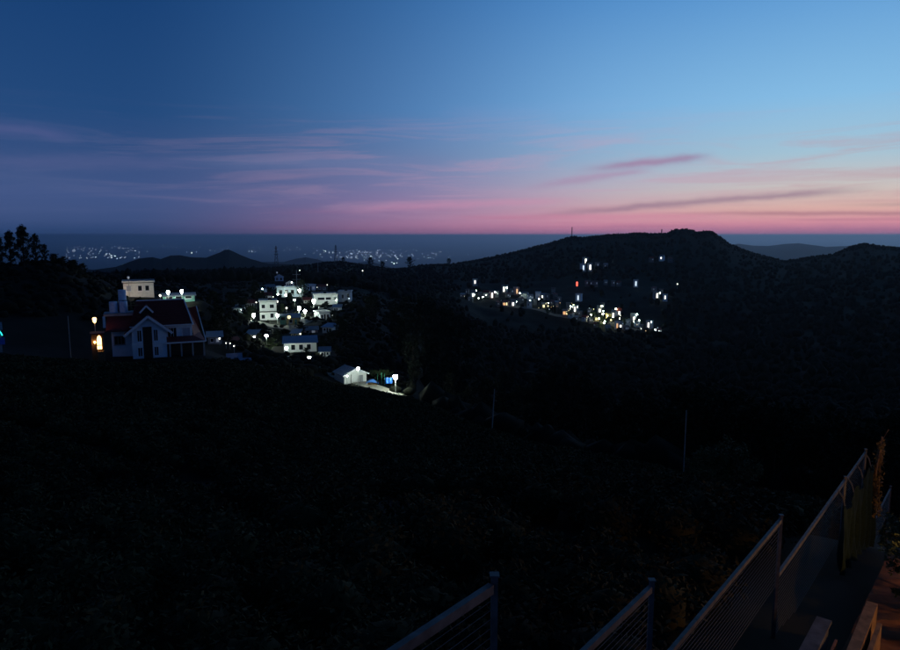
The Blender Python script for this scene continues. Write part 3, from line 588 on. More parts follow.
# --- amber-lit porch beside it
def lamp(px, py, D, em, size, label, name='street_lamp', group=None, arm=True, pole='pole', zg=None, cat='street lamp', tall=1.0):
    p = at(px, py, D); g = ground(p[0], p[1]) if zg is None else zg; h = max(1.2, p[2] - g); e = empty(name, (p[0], p[1], p[2] - h), azim(px) * -1, label, cat, group); size *= 1.22 if D < 420 else 1
    pr = max(.05, size * .12)
    MB().tube([(0, .35 if arm else 0, -.6), (0, .35 if arm else 0, h * .9), (0, .22 if arm else 0, h + size * .62), (0, 0, h + size * .68)], [pr, pr * .8, pr * .6, pr * .5], 7).build('pole', M[pole], e)
    MB().lathe([(size * .12, size * .6), (size * .55, size * .5), (size * .5, size * .42)], 10, (0, 0, h)).build('lamp_hood', M['steel'], e)
    MB().lathe([(size * .10, -size * .5 * tall), (size * .34, -size * .34 * tall), (size * .45, 0), (size * .40, size * .26), (size * .2, size * .41)], 12, (0, 0, h)).build('bulb', em, e, True); return e
pc = frame_at(100, 352, 116); P_ = empty('lit_porch', pc[0], pc[1], 'small porch glowing amber beside the maroon roofed house', 'porch')
s1, s2 = pc[2], pc[3]
pm_ = MB(); pm_.box((-8 * s1, 1.0, -1.5), (5 * s1, 1.3, 19 * s2)); pm_.box((3.7 * s1, -.8, -1.5), (5 * s1, .997, 19 * s2)); pm_.build('wall', M['wood'], P_)
MB().box((-9 * s1, -1.1, 19.1 * s2), (6 * s1, 1.6, 20 * s2)).build('roof', M['maroon'], P_)
aw, az0, az1 = 2.7 * s1, 1.5 * s2, 11.5 * s2; arch = [(-aw, az0), (aw, az0), (aw, az1)] + [(aw * math.cos(a), az1 + 5.2 * s2 * math.sin(a)) for a in [math.pi * k / 10 for k in range(1, 10)]] + [(-aw, az1)]
lw_ = MB().slab([(x, .95, z) for x, z in arch], .05).build('arched_glow', E['fire'], P_)  # glowing arch stands in for bulb light on the porch wall
fm_ = MB()
for (x0, z0), (x1, z1) in zip(arch, arch[1:] + arch[:1]): fm_.bar((x0, .93, z0), (x1, .93, z1), .10, .12)
fm_.bar((-aw * .1, .93, az0), (-aw * .1, .93, az1 + 5 * s2), .05, .08); fm_.bar((-aw, .935, az0 + 4.5 * s2), (aw, .935, az0 + 4.5 * s2), .05, .1); fm_.build('frame', M['wood'], lw_)
MB().box((-2.2 * s1, -.6, -1.5), (4.4 * s1, .9, .1)).build('step', M['wood'], P_)
MB().lathe([(.03, 0), (.11, .06), (.13, .2), (.06, .33)], 10, (-4.6 * s1, .72, 8.5 * s2)).build('bulb', E['porchb'], P_, True)
lamp(94.4, 319, 122, E['fire'], .55, 'small amber lamp above the glowing porch', 'wall_lamp', cat='lamp', tall=2.0)
ne = empty('neon_hut', at(-6, 346, 112), -azim(-6), 'low hut with a curved cyan neon tube at the field corner', 'hut')
MB().box((-1.2, .2, -1), (.95, 3, 2.2)).build('wall', M['grey'], ne); MB().slab([(-1.5, -.1, 2.25), (1.15, -.1, 2.25), (1.15, 3.2, 2.9), (-1.5, 3.2, 2.9)], .1).build('roof', M['tin'], ne)
MB().tube([(.50, .12, 2.1), (.74, .1, 2.0), (.95, .1, 1.72), (1.06, .1, 1.35)], .07, 8).build('neon_tube', E['cyan'], ne); MB().box((.7, .05, .1), (1.3, .17, 1.1)).build('sign_board', M['drum'], ne)

# --- left village
def LVh(k, name, label, wm, rm, roof='flat', **kw): a, b, t_, y_, D_ = LV[k]; return house(name, label, a, b, t_, y_, D_, M[wm], M[rm], roof, **kw)
LVh('cream', 'flat_roofed_house', 'cream flat-roofed house with two windows standing behind the water tanks', 'cream', 'dark', depth=7, wins=((.48, .6, .45, .8, PN), (.72, .84, .45, .8, PN), (.1, .24, .45, .8, CU)))
lamp(128.3, 277.5, 199, E['winD'], .6, 'faint lamp on a pole over the cream house', cat='lamp')
lamp(117, 292, 196, E['warm'], .30, 'warm lamp lighting the side of the cream house'); lamp(140, 299, 194, E['warm'], .34, 'warm lamp low in front of the cream house')
LVh('rest', 'long_shelter', 'long low pale shelter with two bright lamps above the maroon roof', 'green', 'tin', 'shed', depth=5, wins=((.1, .3, .3, .8, PN), (.4, .6, .3, .8, PN), (.7, .9, .3, .8, PN)))
lamp(168, 292, 186, E['coolB'], .62, 'bright white lamp on the pale shelter, nearer the cream house', tall=1.6); lamp(181.7, 291, 186, E['coolB'], .62, 'bright white lamp on the pale shelter, further from the cream house', tall=1.6); lamp(160, 295.3, 186, E['winW'], .45, 'small dim lamp at the end of the pale shelter')
LVh('hut', 'hilltop_hut', 'tiny pale blue hut with two dark windows, highest in the lit village', 'blue', 'tin', 'y', depth=5, wins=((.14, .38, .2, .75, PN), (.6, .84, .2, .75, PN)))
lamp(277, 272.5, 418, E['winD'], .9, 'faint lamp above the tiny hilltop hut', cat='lamp'); lamp(299.7, 270.3, 520, E['winW'], .8, 'small lamp on the dark ridge above the cross-armed pole'); lamp(362.6, 270.7, 640, E['winW'], 1.1, 'single small lamp on the dark slope above the white block'); lamp(309, 277.5, 450, E['winD'], 1.0, 'dim lamp beyond the cross-armed pole')
LVh('terrace', 'terraced_house', 'long pale terraced house with flat roof and three bright lamps in front', 'blue', 'tin', 'flat', depth=7, wins=tuple((.08 + .23 * k, .2 + .23 * k, .35, .75, PN) for k in range(4)))
for px, py, s_, lb in ((278, 294.4, .7, 'white lamp at the far end of the pale terraced house'), (286, 295, .8, 'white lamp at the middle of the pale terraced house'), (299.6, 290.4, 1.1, 'large white lamp beside the cross-armed pole')): lamp(px, py, 322, E['cool'], s_, lb)
LVh('twotier', 'two_storey_house', 'white two-storey house with a darker floor line between two bright lamps', 'white', 'tin', 'flat', depth=6, wins=((.1, .3, .08, .3, PN), (.62, .82, .12, .36, PN), (.12, .32, .66, .86, PN), (.6, .85, .66, .86, PN)))
ee = bpy.data.objects['two_storey_house']; MB().box((-3.2, -.9, 2.62), (3.2, -.02, 2.86)).build('balcony', M['dark'], ee)
lamp(253.6, 315, 218, E['coolB'], .85, 'bright white lamp on the uphill side of the two-storey house', tall=1.4); lamp(277.3, 315, 217, E['coolB'], .7, 'bright white lamp at the corner of the two-storey house, by the yellow wall', tall=1.6); lamp(244.5, 326.5, 208, E['cool'], .95, 'white lamp shining on green leaves below the two-storey house')
tree(243, 206, 322, 'shrub', 'small green tree lit by the lamp below the two-storey house', None, 'small_tree', 'tree', hmin=2.5); tree(246.5, 209, 323, 'shrub', 'leafy green bush beside the lamp-lit small tree', None, 'bush', 'bush', hmin=2)
LVh('yellow', 'yellow_house', 'small yellow walled house lit by street lamps', 'yellow', 'tin', 'shed', depth=5, wins=((.2, .4, .3, .75, PN),), door=(.6, .78, .8, M['green']))
gb = at(283, 323, 216); g_ = empty('green_kiosk', gb, -azim(283), 'small green kiosk between the white two-storey house and the yellow house', 'kiosk'); MB().box((-.9, 0, -1.), (.9, 1.8, 2.2)).build('wall', M['green'], g_); MB().slab([(-1.1, -.4, 2.22), (1.1, -.4, 2.22), (1.1, 2, 2.7), (-1.1, 2, 2.7)], .08).build('roof', M['tin'], g_); MB().box((-.6, -.05, .9), (.6, .03, 1.8)).build('hatch', M['dark'], g_)
lamp(289, 317, 209, E['winY'], .9, 'yellowish lamp in front of the yellow house'); lamp(299, 308, 238, E['coolB'], .95, 'bright white lamp over the lit road, nearer the white two-storey house', tall=1.5); lamp(305, 311, 234, E['coolB'], .95, 'bright white lamp over the lit road, nearer the long white building', tall=1.2); lamp(294.5, 300, 275, E['cool'], .55, 'small white lamp between the terraced house and the road'); lamp(286.5, 308, 250, E['winW'], .55, 'faint lamp below the terraced house'); lamp(277.5, 301.5, 280, E['winW'], .6, 'faint lamp above the two-storey house roof')
LVh('longw', 'long_white_building', 'long white single-storey building with a dark window band', 'white', 'grey', 'flat', depth=7, yaw=.12, wins=((.16, .44, .5, .74, PN), (.5, .72, .5, .74, PN), (.78, .92, .5, .74, PN)))
lamp(313.6, 300.5, 288, E['coolB'], 1.15, 'very bright lamp at the end of the long white building', tall=1.8)
LVh('block', 'white_block_house', 'white square block house with two dark windows at the village edge', 'white', 'grey', 'flat', depth=6, yaw=-.15, wins=((.28, .44, .4, .75, PN), (.72, .9, .5, .85, PN)))
lamp(336.5, 300, 296, E['cool'], .5, 'lamp between the long white building and the white block house'); lamp(349, 298.5, 300, E['winC'], .6, 'dim lamp below the white block house')
LVh('longb', 'long_cottage', 'long cottage with a blue-grey tin roof and a lamp at its end', 'white', 'bluetin', 'shed', depth=6, wins=((.22, .34, .25, .8, PN), (.46, .58, .25, .8, PN), (.7, .82, .25, .8, PN)))
lamp(286.4, 348, 160, E['coolB'], .62, 'bright lamp at the corner of the long tin-roofed cottage'); lamp(309, 358, 150, E['coolB'], .68, 'bright lamp beside the lane below the tin-roofed cottage'); lamp(266.4, 335.6, 172, E['coolB'], .62, 'white street lamp with curved arm over a lit green bank', arm=True)
tree(269, 166, 339, 'shrub', 'slim green sapling lit by the curved street lamp', None, 'sapling', 'tree', hmin=2.2); tree(264.5, 158, 352, 'shrub', 'low green bush on the lamp-lit bank', None, 'bush', 'bush', hmin=1.2)
lamp(264, 353, 153, E['cool'], .36, 'low garden lamp over the pale lit bank')
lamp(383, 335, 230, E['coolB'], .55, 'single white lamp among the dark trees above the shed', tall=1.4)
e, w, h = LVh('shed', 'white_shed', 'white sheet-walled shed with a gable end and a bright strip light', 'white', 'tin', 'y', depth=4.4, yaw=.42, wins=(), door=(.66, .84, .8, M['grey']), roofrise=.36)
MB().box((-w * .42, -.05, -.8), (-w * .38, .03, h * .62)).build('wall_joint', M['dark'], e); MB().box((w * .2, -.05, -.8), (w * .24, .03, h * .62)).build('wall_joint', M['dark'], e)
sl_ = lamp(358, 368.5, 118.6, E['coolB'], .42, 'bright strip light standing in front of the white shed'); lamp(347, 376, 117.5, E['cool'], .22, 'small added lamp brightening the gable end of the white shed')  # the second, small lamp is added to brighten the shed wall
lamp(395.4, 377, 117, E['coolB'], .75, 'bright square floodlight on a post beside the blue drums')
def drum(px, py, D, r0, hh, lb): o = empty('blue_drum', at(px, py, D), 0, lb, 'drum'); MB().lathe([(r0 * .95, 0), (r0, .05), (r0, hh * .32), (r0 * 1.05, hh * .34), (r0, hh * .37), (r0, hh * .66), (r0 * 1.05, hh * .69), (r0, hh * .72), (r0, hh * .97), (r0 * .9, hh)], 16).build('barrel', M['drum'], o, True); MB().lathe([(r0 * .2, hh), (r0 * .2, hh + .06)], 8, (r0 * .4, 0, 0)).build('cap', M['white'], o); return o
pad_ = None
for px, py, lb in ((387, 384, 'blue drum beside the green posts'), (390.5, 384.2, 'blue drum closest to the bright floodlight')):
    p = at(px, py, 119); drum(px, 383.3, 119, .34, 1.0, lb)
tp = at(372.5, 383, 120); t_ = empty('blue_tarpaulin', tp, -azim(372), 'blue tarpaulin sheet thrown over a heap beside the white shed', 'tarpaulin'); m_ = MB(); g = []
for i in range(9):
    for j in range(6): u, v = i / 8, j / 5; g.append(((u - .5) * 2.3, (v - .5) * 1.4, .72 * math.sin(math.pi * min(1, u * 1.1 + .02)) ** .7 * math.sin(math.pi * (v * .8 + .12)) + .04 * math.sin(9 * u + 5 * v)))
m_.add(g, [(i * 6 + j, (i + 1) * 6 + j, (i + 1) * 6 + j + 1, i * 6 + j + 1) for i in range(8) for j in range(5)]); m_.build('sheet', M['tarp'], t_, True); MB().box((-.8, -.4, -.6), (.8, .4, .3)).build('heap', M['wood'], t_)
for k, px in enumerate((377.5, 381.5, 384.5)):
    p = at(px, 384, 121); e = MB().tube([(0, 0, -.5), (.03, 0, 1.0), (.02, 0, 1.9 + .2 * (k % 2))], [.06, .055, .045], 7).build('green_post', M['gpost']); e.location = p; tag(e, 'thin green post of the yard between tarpaulin and drums', 'post', 'green yard posts')
for px in (374, 380, 386): tree(px, 126, 370, 'shrub', 'leafy bush lit green behind the yard posts', 'lit bushes behind the yard', 'bush', 'bush', hmin=1.5)
for k, wm, rm, rf, lb in (('roofa', 'grey', 'bluetin', 'x', 'dim cottage with blue tin roof beside the gabled house drive'), ('roofb', 'grey', 'bluetin', 'x', 'dim cottage with blue tin roof just above the lowest one'), ('roofc', 'grey', 'bluetin', 'shed', 'lowest dim cottage with blue tin roof, alone at the field edge'), ('roofd', 'grey', 'tin', 'shed', 'dim grey shelter at the verandah end of the gabled house'), ('roofe', 'pink', 'tin', 'x', 'dim pinkish cottage above the blue-grey tin roof'), ('rooff', 'grey', 'tin', 'x', 'dim grey cottage uphill behind the gabled house')):
    LVh(k, 'cottage', lb, wm, rm, rf, depth=5, wins=((.2, .4, .3, .75, PN), (.6, .8, .3, .75, E['winD'])))
for px, py, D_, s_, lb in ((219.5, 338.5, 148, .34, 'small lamp on the shelter by the verandah'), (226, 343, 146, .22, 'faint lamp past the shelter, first of three'), (230, 343.3, 146, .22, 'faint lamp past the shelter, middle of three'), (234, 346, 144, .25, 'faint lamp past the shelter, last of three'), (248, 352.5, 150, .26, 'faint lamp above the dim blue-roofed cottages'), (197, 319, 146, .26, 'faint thin lamp behind the maroon roof')): lamp(px, py, D_, E['winW'], s_, lb, cat='lamp')
for i, (k, wm, rm, rf, lb) in enumerate((('va', 'white', 'maroon', 'x', 'small white cottage directly above the two-storey house'), ('vb', 'pink', 'tin', 'shed', 'dim pink cottage beside the curved street lamp'), ('vc', 'white', 'tin', 'flat', 'low white cottage on the road below the long white building'), ('vd', 'cream', 'maroon', 'x', 'small cream cottage under the very bright lamp'),
        ('ve', 'grey', 'tin', 'x', 'small grey cottage below the tiny hilltop hut'), ('vf', 'white', 'bluetin', 'x', 'small white cottage with blue roof uphill of the terraced house'), ('vg', 'blue', 'tin', 'flat', 'small pale blue cottage above the long white building'), ('vh', 'cream', 'bluetin', 'shed', 'dim cream cottage with blue roof next to the pinkish one'), ('vi', 'grey', 'maroon', 'x', 'grey cottage with dark red roof left alone above the lit green leaves'), ('vj', 'blue', 'tin', 'shed', 'dim blue cottage among dark trees uphill of the gabled house'), ('vk', 'yellow', 'tin', 'shed', 'tiny yellow outhouse directly above the long tin-roofed cottage'), ('vl', 'white', 'tin', 'x', 'small white cottage between the tin-roofed cottage and the shed'), ('vm', 'grey', 'maroon', 'x', 'dim grey cottage with dark red roof past the three faint lamps'), ('vn', 'white', 'tin', 'y', 'tiny white gabled hut beside the cross-armed pole'), ('vo', 'grey', 'maroon', 'x', 'tiny grey hut with dark red roof, high above the white block house'), ('vp', 'white', 'tin', 'shed', 'tiny white lean-to below the white block house'))):
    r_ = random.Random(i + 50); LVh(k, 'cottage', lb, wm, rm, rf, depth=5, yaw=r_.uniform(-.4, .4), wins=((.14, .32, .3, .75, PN), (.66, .86, .3, .75, E['winD'] if i % 3 == 0 else PN)), door=(.42, .56, .82, M['dark']))
    a, b, t_, y_, D_ = LV[k]
    if i % 4 != 3: lamp(b + 1.2 - 3 * (i % 2), y_ - 3.2 - (i % 3), D_ - 3.5, E['cool' if i % 2 else 'winW'], .30 + .05 * (i % 3), ' '.join(('lamp outside the ' + lb).split()[:16]), 'house_lamp', cat='lamp')
for px, D_, yt in ((256, 300, 281), (262, 262, 290), (310, 260, 300), (326, 262, 301), (300, 196, 321), (276, 182, 329), (251, 225, 305), (333, 225, 310), (345, 205, 325), (322, 172, 338), (335, 160, 344), (302, 330, 279), (290, 300, 292), (240, 200, 317), (257, 176, 337), (234, 185, 326), (346, 270, 300), (281, 240, 304), (305, 150, 352), (320, 140, 360), (365, 165, 352), (350, 145, 358)):
    tree(px, D_, yt, 'round', 'dark leafy tree squeezed between the lit village houses', 'dark trees among the village houses', hmin=2.5)
for k, (px, yb2, D_, lb) in enumerate(((270, 301, 227, 'small black water tank on the two-storey house roof'), (283, 287, 332, 'small black water tank on the terraced house roof'), (346, 291.5, 312, 'small black water tank on the white block house roof'), (325, 294, 303, 'small black water tank on the long white building roof'))):
    t = empty('water_tank', at(px, yb2 + .4, D_), 0, lb, 'water tank'); MB().lathe([(.62, 0), (.66, .1), (.66, .95), (.5, 1.12), (.2, 1.2)], 14).build('tank_body', M['dark'], t, True); MB().lathe([(.2, 1.202), (.2, 1.28), (.05, 1.3)], 10).build('lid', M['dark'], t)
# lit road ribbons
def ribbon(name, pts, w, m_, lift=.06, n=40, label=None):
    P = [at(*p) for p in pts]; v = []
    s_ = np.linspace(0, len(P) - 1, n); path = np.array([[np.interp(t, range(len(P)), [p[k] for p in P]) for k in (0, 1)] for t in s_])
    for i, p in enumerate(path):
        d = path[min(i + 1, n - 1)] - path[max(i - 1, 0)]; d /= np.linalg.norm(d); nn = np.array((-d[1], d[0]))
        for k in np.linspace(-.5, .5, 5): c = p + nn * w * k; v.append((c[0], c[1], ground(*c) + lift))
    f = [(i * 5 + k, (i + 1) * 5 + k, (i + 1) * 5 + k + 1, i * 5 + k + 1) for i in range(n - 1) for k in range(4)]
    tag(MB().add(v, f).build(name, m_), kind='structure')
ribbon('road', [(225, 317, 222), (262, 324, 212), (290, 326, 208), (310, 315, 232), (330, 309, 280), (345, 305, 300)], 5, M['road'], .12)
ribbon('lane', [(255, 360, 148), (285, 355, 157), (310, 360, 149), (335, 378, 128), (372, 384, 119), (400, 385, 116)], 3, M['road'], .1)
ribbon('hill_road', [(505, 305, 745), (525, 308, 733), (550, 313, 712), (580, 320, 690), (610, 325, 672), (640, 331, 650)], 9, M['road'], .3)

# --- right village on the far hillside
LBL = {'W': ('pale hillside house with one tall white window imitating a light streak', 'houses with a tall white window'), 'w': ('small hillside house with a narrow lit white window', 'houses with a narrow white window'), 'd': ('dim unlit hillside house with faint windows among the lit ones', 'dim hillside houses'), 'g': ('grey hillside house with a washed-out lit wall', 'grey hillside houses'),
       'c': ('pale blue-walled hillside house with cool windows', 'pale blue hillside houses'), 'O': ('hillside house with a wide orange lit window', 'orange lit houses'), 'Y': ('hillside house with a yellow lit window', 'yellow lit houses'), 'B': ('hillside house with a light blue lit window', 'blue lit houses'), 'b': ('dim hillside house with a deep blue window, high above the village', None), 'R': ('hillside house with a reddish lit window', 'red lit houses')}
for i, (px, py, k, w_, h_) in enumerate(RV):
    D_ = Dr(py + 4); r_ = random.Random(i); wpx = r_.uniform(4.2, 6.2); hp = r_.uniform(4.2, 5.6)
    if k in 'db': wpx *= .72; hp *= .72
    if k in 'WBR': hp = 7.0; wpx = r_.uniform(4.0, 5.5)
    lit = {'W': E['winW'], 'w': E['winW'], 'd': E['winD'], 'g': E['winD'], 'c': E['winC'], 'O': E['winO'], 'Y': E['winY'], 'B': E['winC'], 'b': E['winB'], 'R': E['winO']}[k]
    if k in 'WBR': wn = [(.36, .36 + 1.5 / wpx, .2, .84, lit)]  # glowing windows drawn tall to imitate lights smeared into streaks
    elif k == 'w': wn = [(.38, .38 + 1.1 / wpx, .3, .85, lit)]
    elif k == 'O': wn = [(.15, .6, .25, .8, lit), (.72, .9, .25, .85, E['winY'])]
    elif k == 'Y': wn = [(.25, .25 + 1.7 / wpx, .2, .9, lit)]
    elif k == 'c': wn = [(.15, .35, .3, .75, E['winD']), (.6, .85, .3, .75, E['winD'])]
    else: wn = [(.2, .38, .35, .75, E['winD'] if r_.random() < .6 else PN), (.6, .8, .35, .75, E['winD'] if r_.random() < .4 else PN)]
    wm = {'c': 'blue', 'g': 'white', 'Y': 'yellow', 'O': 'pink'}.get(k) or ('dim' if k in 'db' else r_.choice(['white', 'grey', 'blue', 'cream', 'pink'])); rf = r_.choice(['flat', 'x', 'flat', 'shed']) if k not in 'WBR' else r_.choice(['flat', 'flat', 'x'])
    house('hillside_house', LBL[k][0], px - wpx / 2, px + wpx / 2, py - hp / 2, py + hp / 2 + .6, D_, M[wm], M[r_.choice(['tin', 'grey', 'maroon', 'tin'])], rf, depth=7, yaw=r_.uniform(-.35, .35), wins=wn, group=LBL[k][1])
for px, py, em, s_, lb in ((476, 290.5, 'cool', 1.3, None), (495, 292, 'cool', 1.3, None), (507, 287.5, 'cool', 1.2, None), (548, 306, 'winY', 1.6, None), (602, 306, 'vill', 1.5, None), (616, 309, 'vill', 1.5, None), (603, 314, 'vill', 1.7, None), (611, 320, 'winY', 1.8, None), (591, 314.5, 'vill', 1.3, None), (637, 314.5, 'cool', 1.3, None), (571, 306.5, 'cool', 1.3, None), (651, 322, 'cool', 1.3, None), (604, 323, 'vill', 1.3, None), (599, 318.5, 'vill', 1.2, None), (613, 317, 'vill', 1.1, None), (530, 300.5, 'cool', 1.0, None), (588, 263.5, 'cool', 1.6, None), (677.4, 284, 'winW', 1.4, None), (660, 293, 'cool', 1.0, None), (520, 293, 'cool', .9, None), (539, 299, 'cool', .8, None), (483, 297, 'cool', .8, None)):
    lamp(px, py, Dr(py + 4) - 9, E[em], s_, 'greenish-yellow street lamp in the brightest part of the hillside village' if em == 'vill' else 'white street lamp lighting the hillside village houses' if em != 'winY' else 'yellow street lamp on the hillside village road', group='greenish village lamps' if em == 'vill' else 'village street lamps' if em != 'winY' else 'yellow village lamps')
r4 = random.Random(12)
for k in range(44):
    t = r4.random(); px = 464 + 196 * t; py = float(np.interp(px, [464, 520, 560, 610, 660], [294, 298, 304, 316, 326])) + r4.uniform(-6, 7)
    if 620 < px: py += 2
    lamp(px, py, Dr(py + 4) - 8, E[r4.choice(['winW', 'vill', 'cool', 'winY', 'winC', 'winO'])], r4.uniform(.35, .8), 'tiny lamp among the packed hillside houses', 'house_lamp', 'tiny hillside lamps', cat='lamp', tall=1.8)
for px, yt in ((597, 314), (603, 317), (607, 319), (612, 317), (626, 318), (593, 312), (548, 308), (600, 322), (640, 319), (570, 311)): tree(px, Dr(yt + 7), yt, 'shrub', 'small leafy tree lit yellow-green among the hillside houses', 'lit trees in the hillside village', 'village_tree', hmin=4)
rl = at(577, 284, Dr(290)); e = empty('red_beacon', (rl[0], rl[1], ground(rl[0], rl[1])), -azim(577), 'red beacon light on a post above the hillside village', 'beacon'); hh = rl[2] - ground(rl[0], rl[1]); MB().tube([(0, 0, -1), (0, 0, hh - 2.6)], [.25, .2], 7).build('post', M['steel'], e); MB().lathe([(.7, hh - 2.6), (1.0, hh - 2.2), (1.0, hh + 2.2), (.5, hh + 2.9)], 10).build('beacon_lamp', E['red'], e, True)

# --- towers, masts and poles
def pylon(px, yt, yb, D, label, group):
    p = at(px, yb, D); e = empty('pylon', (p[0], p[1], ground(p[0], p[1]) - .5), -azim(px), label, 'pylon', group); h = slope(px, yt) * D - e.location.z; m_ = MB(); b = h * .085; lv = [0, .2, .38, .54, .68, .8, .9, 1]
    wd = lambda f: b * (1 - f) ** 1.1 + h * .012
    for sx_, sy_ in ((-1, -1), (1, -1), (1, 1), (-1, 1)): MB().tube([(sx_ * wd(f), sy_ * wd(f), f * h) for f in lv], h * .011, 4).build('leg', M['steel'], e)
    for f0, f1 in zip(lv[:-1], lv[1:]):
        a, c = wd(f0), wd(f1)
        for (x0, y0), (x1, y1) in (((-1, -1), (1, -1)), ((1, -1), (1, 1)), ((1, 1), (-1, 1)), ((-1, 1), (-1, -1))): m_.tube([(x0 * a, y0 * a, f0 * h), (x1 * c, y1 * c, f1 * h)], h * .006, 4); m_.tube([(x1 * a, y1 * a, f0 * h), (x0 * c, y0 * c, f1 * h)], h * .006, 4)
    m_.build('lattice', M['steel'], e)
    for f, l in ((.64, .10), (.77, .085), (.9, .07)): MB().bar((-h * l, 0, f * h), (h * l, 0, f * h), h * .018, h * .018).build('cross_arm', M['steel'], e)
pylon(276.5, 246, 264, 1250, 'lattice power pylon on the ridge over the tiny hilltop hut', 'power pylons'); pylon(336, 245, 263, 1260, 'lattice power pylon on the ridge against the lit plain', 'power pylons')
for px, yt, yb, D, lb in ((571.8, 226.5, 240, 1290, 'thin radio mast on the dark ridge above the hillside village'), (661.5, 229, 236, 1295, 'short thin mast on the ridge top beside the hump')):
    p = at(px, yb, D); g = ground(p[0], p[1]); h = slope(px, yt) * D - g; e = empty('radio_mast', (p[0], p[1], g - .5), 0, lb, 'mast'); MB().tube([(0, 0, 0), (0, 0, h * .6), (0, 0, h)], [.9, .8, .45], 6).build('shaft', M['steel'], e)
    for f in (.5, .72, .85): MB().box((-.9, -.25, h * f), (.9, .25, h * f + 1.4)).build('antenna', M['steel'], e)
def pole(px, yt, yb, D, label, arms=0, r0=.09, lean=0, group=None):
    p = at(px, yb, D); g = ground(p[0], p[1]); h = slope(px, yt) * D - g; e = empty('utility_pole', (p[0], p[1], g), -azim(px), label, 'pole', group); MB().tube([(0, 0, -.5), (lean * .5, 0, h * .5), (lean, 0, h)], [r0, r0 * .85, r0 * .65], 8).build('shaft', M['pole'], e)
    for k in range(arms):
        a = MB().bar((-1.9 + lean, 0, h * (.62 + .2 * k)), (1.9 + lean, 0, h * (.62 + .2 * k)), .14, .14).build('cross_arm', M['pole'], e)
        for x in (-1.7, 0.6, 1.7): MB().lathe([(.08, 0), (.1, .1), (.05, .22)], 8, (x + lean, 0, h * (.62 + .2 * k) + .07)).build('insulator', M['white'], a)
pole(491.5, 389, 432, 74, 'thin pale pole leaning at the far edge of the tea field', r0=.07, lean=.3); pole(684, 410, 463, 57, 'thin straight pale pole beside the pale shrubs', r0=.05)
pole(297, 270, 292, 340, 'cross-armed electricity pole behind the terraced house', 2, .2); pole(70, 316, 345, 118, 'dark bare pole in the field near the glowing porch', 0, .07)
pole(318, 258, 268, 900, 'far bare pole on the ridge between the two pylons', 0, .3)

# --- lights of the town on the plain
def far_light(px, py, k):
    D_ = 1100 / -slope(px, py); e = empty('town_light', at(px, py, D_), -azim(px), {'b': 'bright light of the town on the hazy plain', 'n': 'small light of the town on the hazy plain', 'd': 'faint light of the town on the hazy plain'}[k], 'town light', {'b': 'bright town lights', 'n': 'small town lights', 'd': 'faint town lights'}[k])
    s_ = D_ / F * {'b': .40, 'n': .29, 'd': .27}[k]; e.location.z = -1100
    link('mast', FARM[0], e).scale = (s_,) * 3; link('lamp_cluster', {'b': FARM[1], 'n': FARM[2], 'd': FARM[3]}[k], e).scale = (s_,) * 3
mk = MB().tube([(0, 0, 0), (0, 0, 1.0)], [.08, .05], 5).mesh('mast', M['steel'])
def fl(m_): return MB().lathe([(.2, .7), (.62, .9), (.8, 1.3), (.62, 1.7), (.2, 1.9)], 8).mesh('lamp_cluster', m_)
FARM = (mk, fl(E['farB']), fl(E['far']), fl(E['farD']))
for px, py, k in ((74, 250, 'n'), (78, 249.5, 'd'), (84, 248.5, 'd'), (90, 255, 'd'), (93, 257.5, 'd'), (96, 257.6, 'n'), (99, 254, 'd'), (107, 254, 'n'), (109.5, 254.3, 'n'), (111, 256, 'n'), (108, 258, 'd'), (112, 258, 'n'), (115, 256.5, 'b'), (119, 248.5, 'd'), (135, 251.3, 'n'), (192, 253, 'b'), (217, 254, 'n'), (234, 246.5, 'd'), (249, 251.5, 'd'), (252, 251.6, 'n'), (255, 252, 'd'), (305, 254.5, 'n'), (322, 257.4, 'd'), (325.6, 251.5, 'b'), (329, 253, 'n'), (333, 253, 'n'), (340, 253, 'n'), (352, 254, 'n'), (354, 253, 'd'), (356, 258, 'd'), (359, 252, 'n'), (364, 260.5, 'n'), (371, 256.7, 'b'), (379, 261, 'n'), (386, 261, 'n'), (392, 262.5, 'n'), (394, 264, 'b'), (397, 263.4, 'n'), (398, 259, 'n'), (406, 251, 'd'), (441, 251.7, 'n'), (389, 256, 'd'), (402, 257, 'd'), (413, 256, 'd'), (418, 259, 'd'), (424, 257, 'd'), (430, 258, 'd'), (436, 256, 'd'), (450, 256, 'd'), (468, 255, 'd')): far_light(px, py, k)
r2 = random.Random(5)
for k in range(170): far_light(*( (r2.uniform(66, 140), r2.uniform(247, 259)) if k < 60 else (r2.triangular(312, 452, 350), r2.uniform(249.5, 259))), 'd')
for k in range(56): far_light(r2.uniform(60, 330), r2.uniform(246.5, 253), 'd')

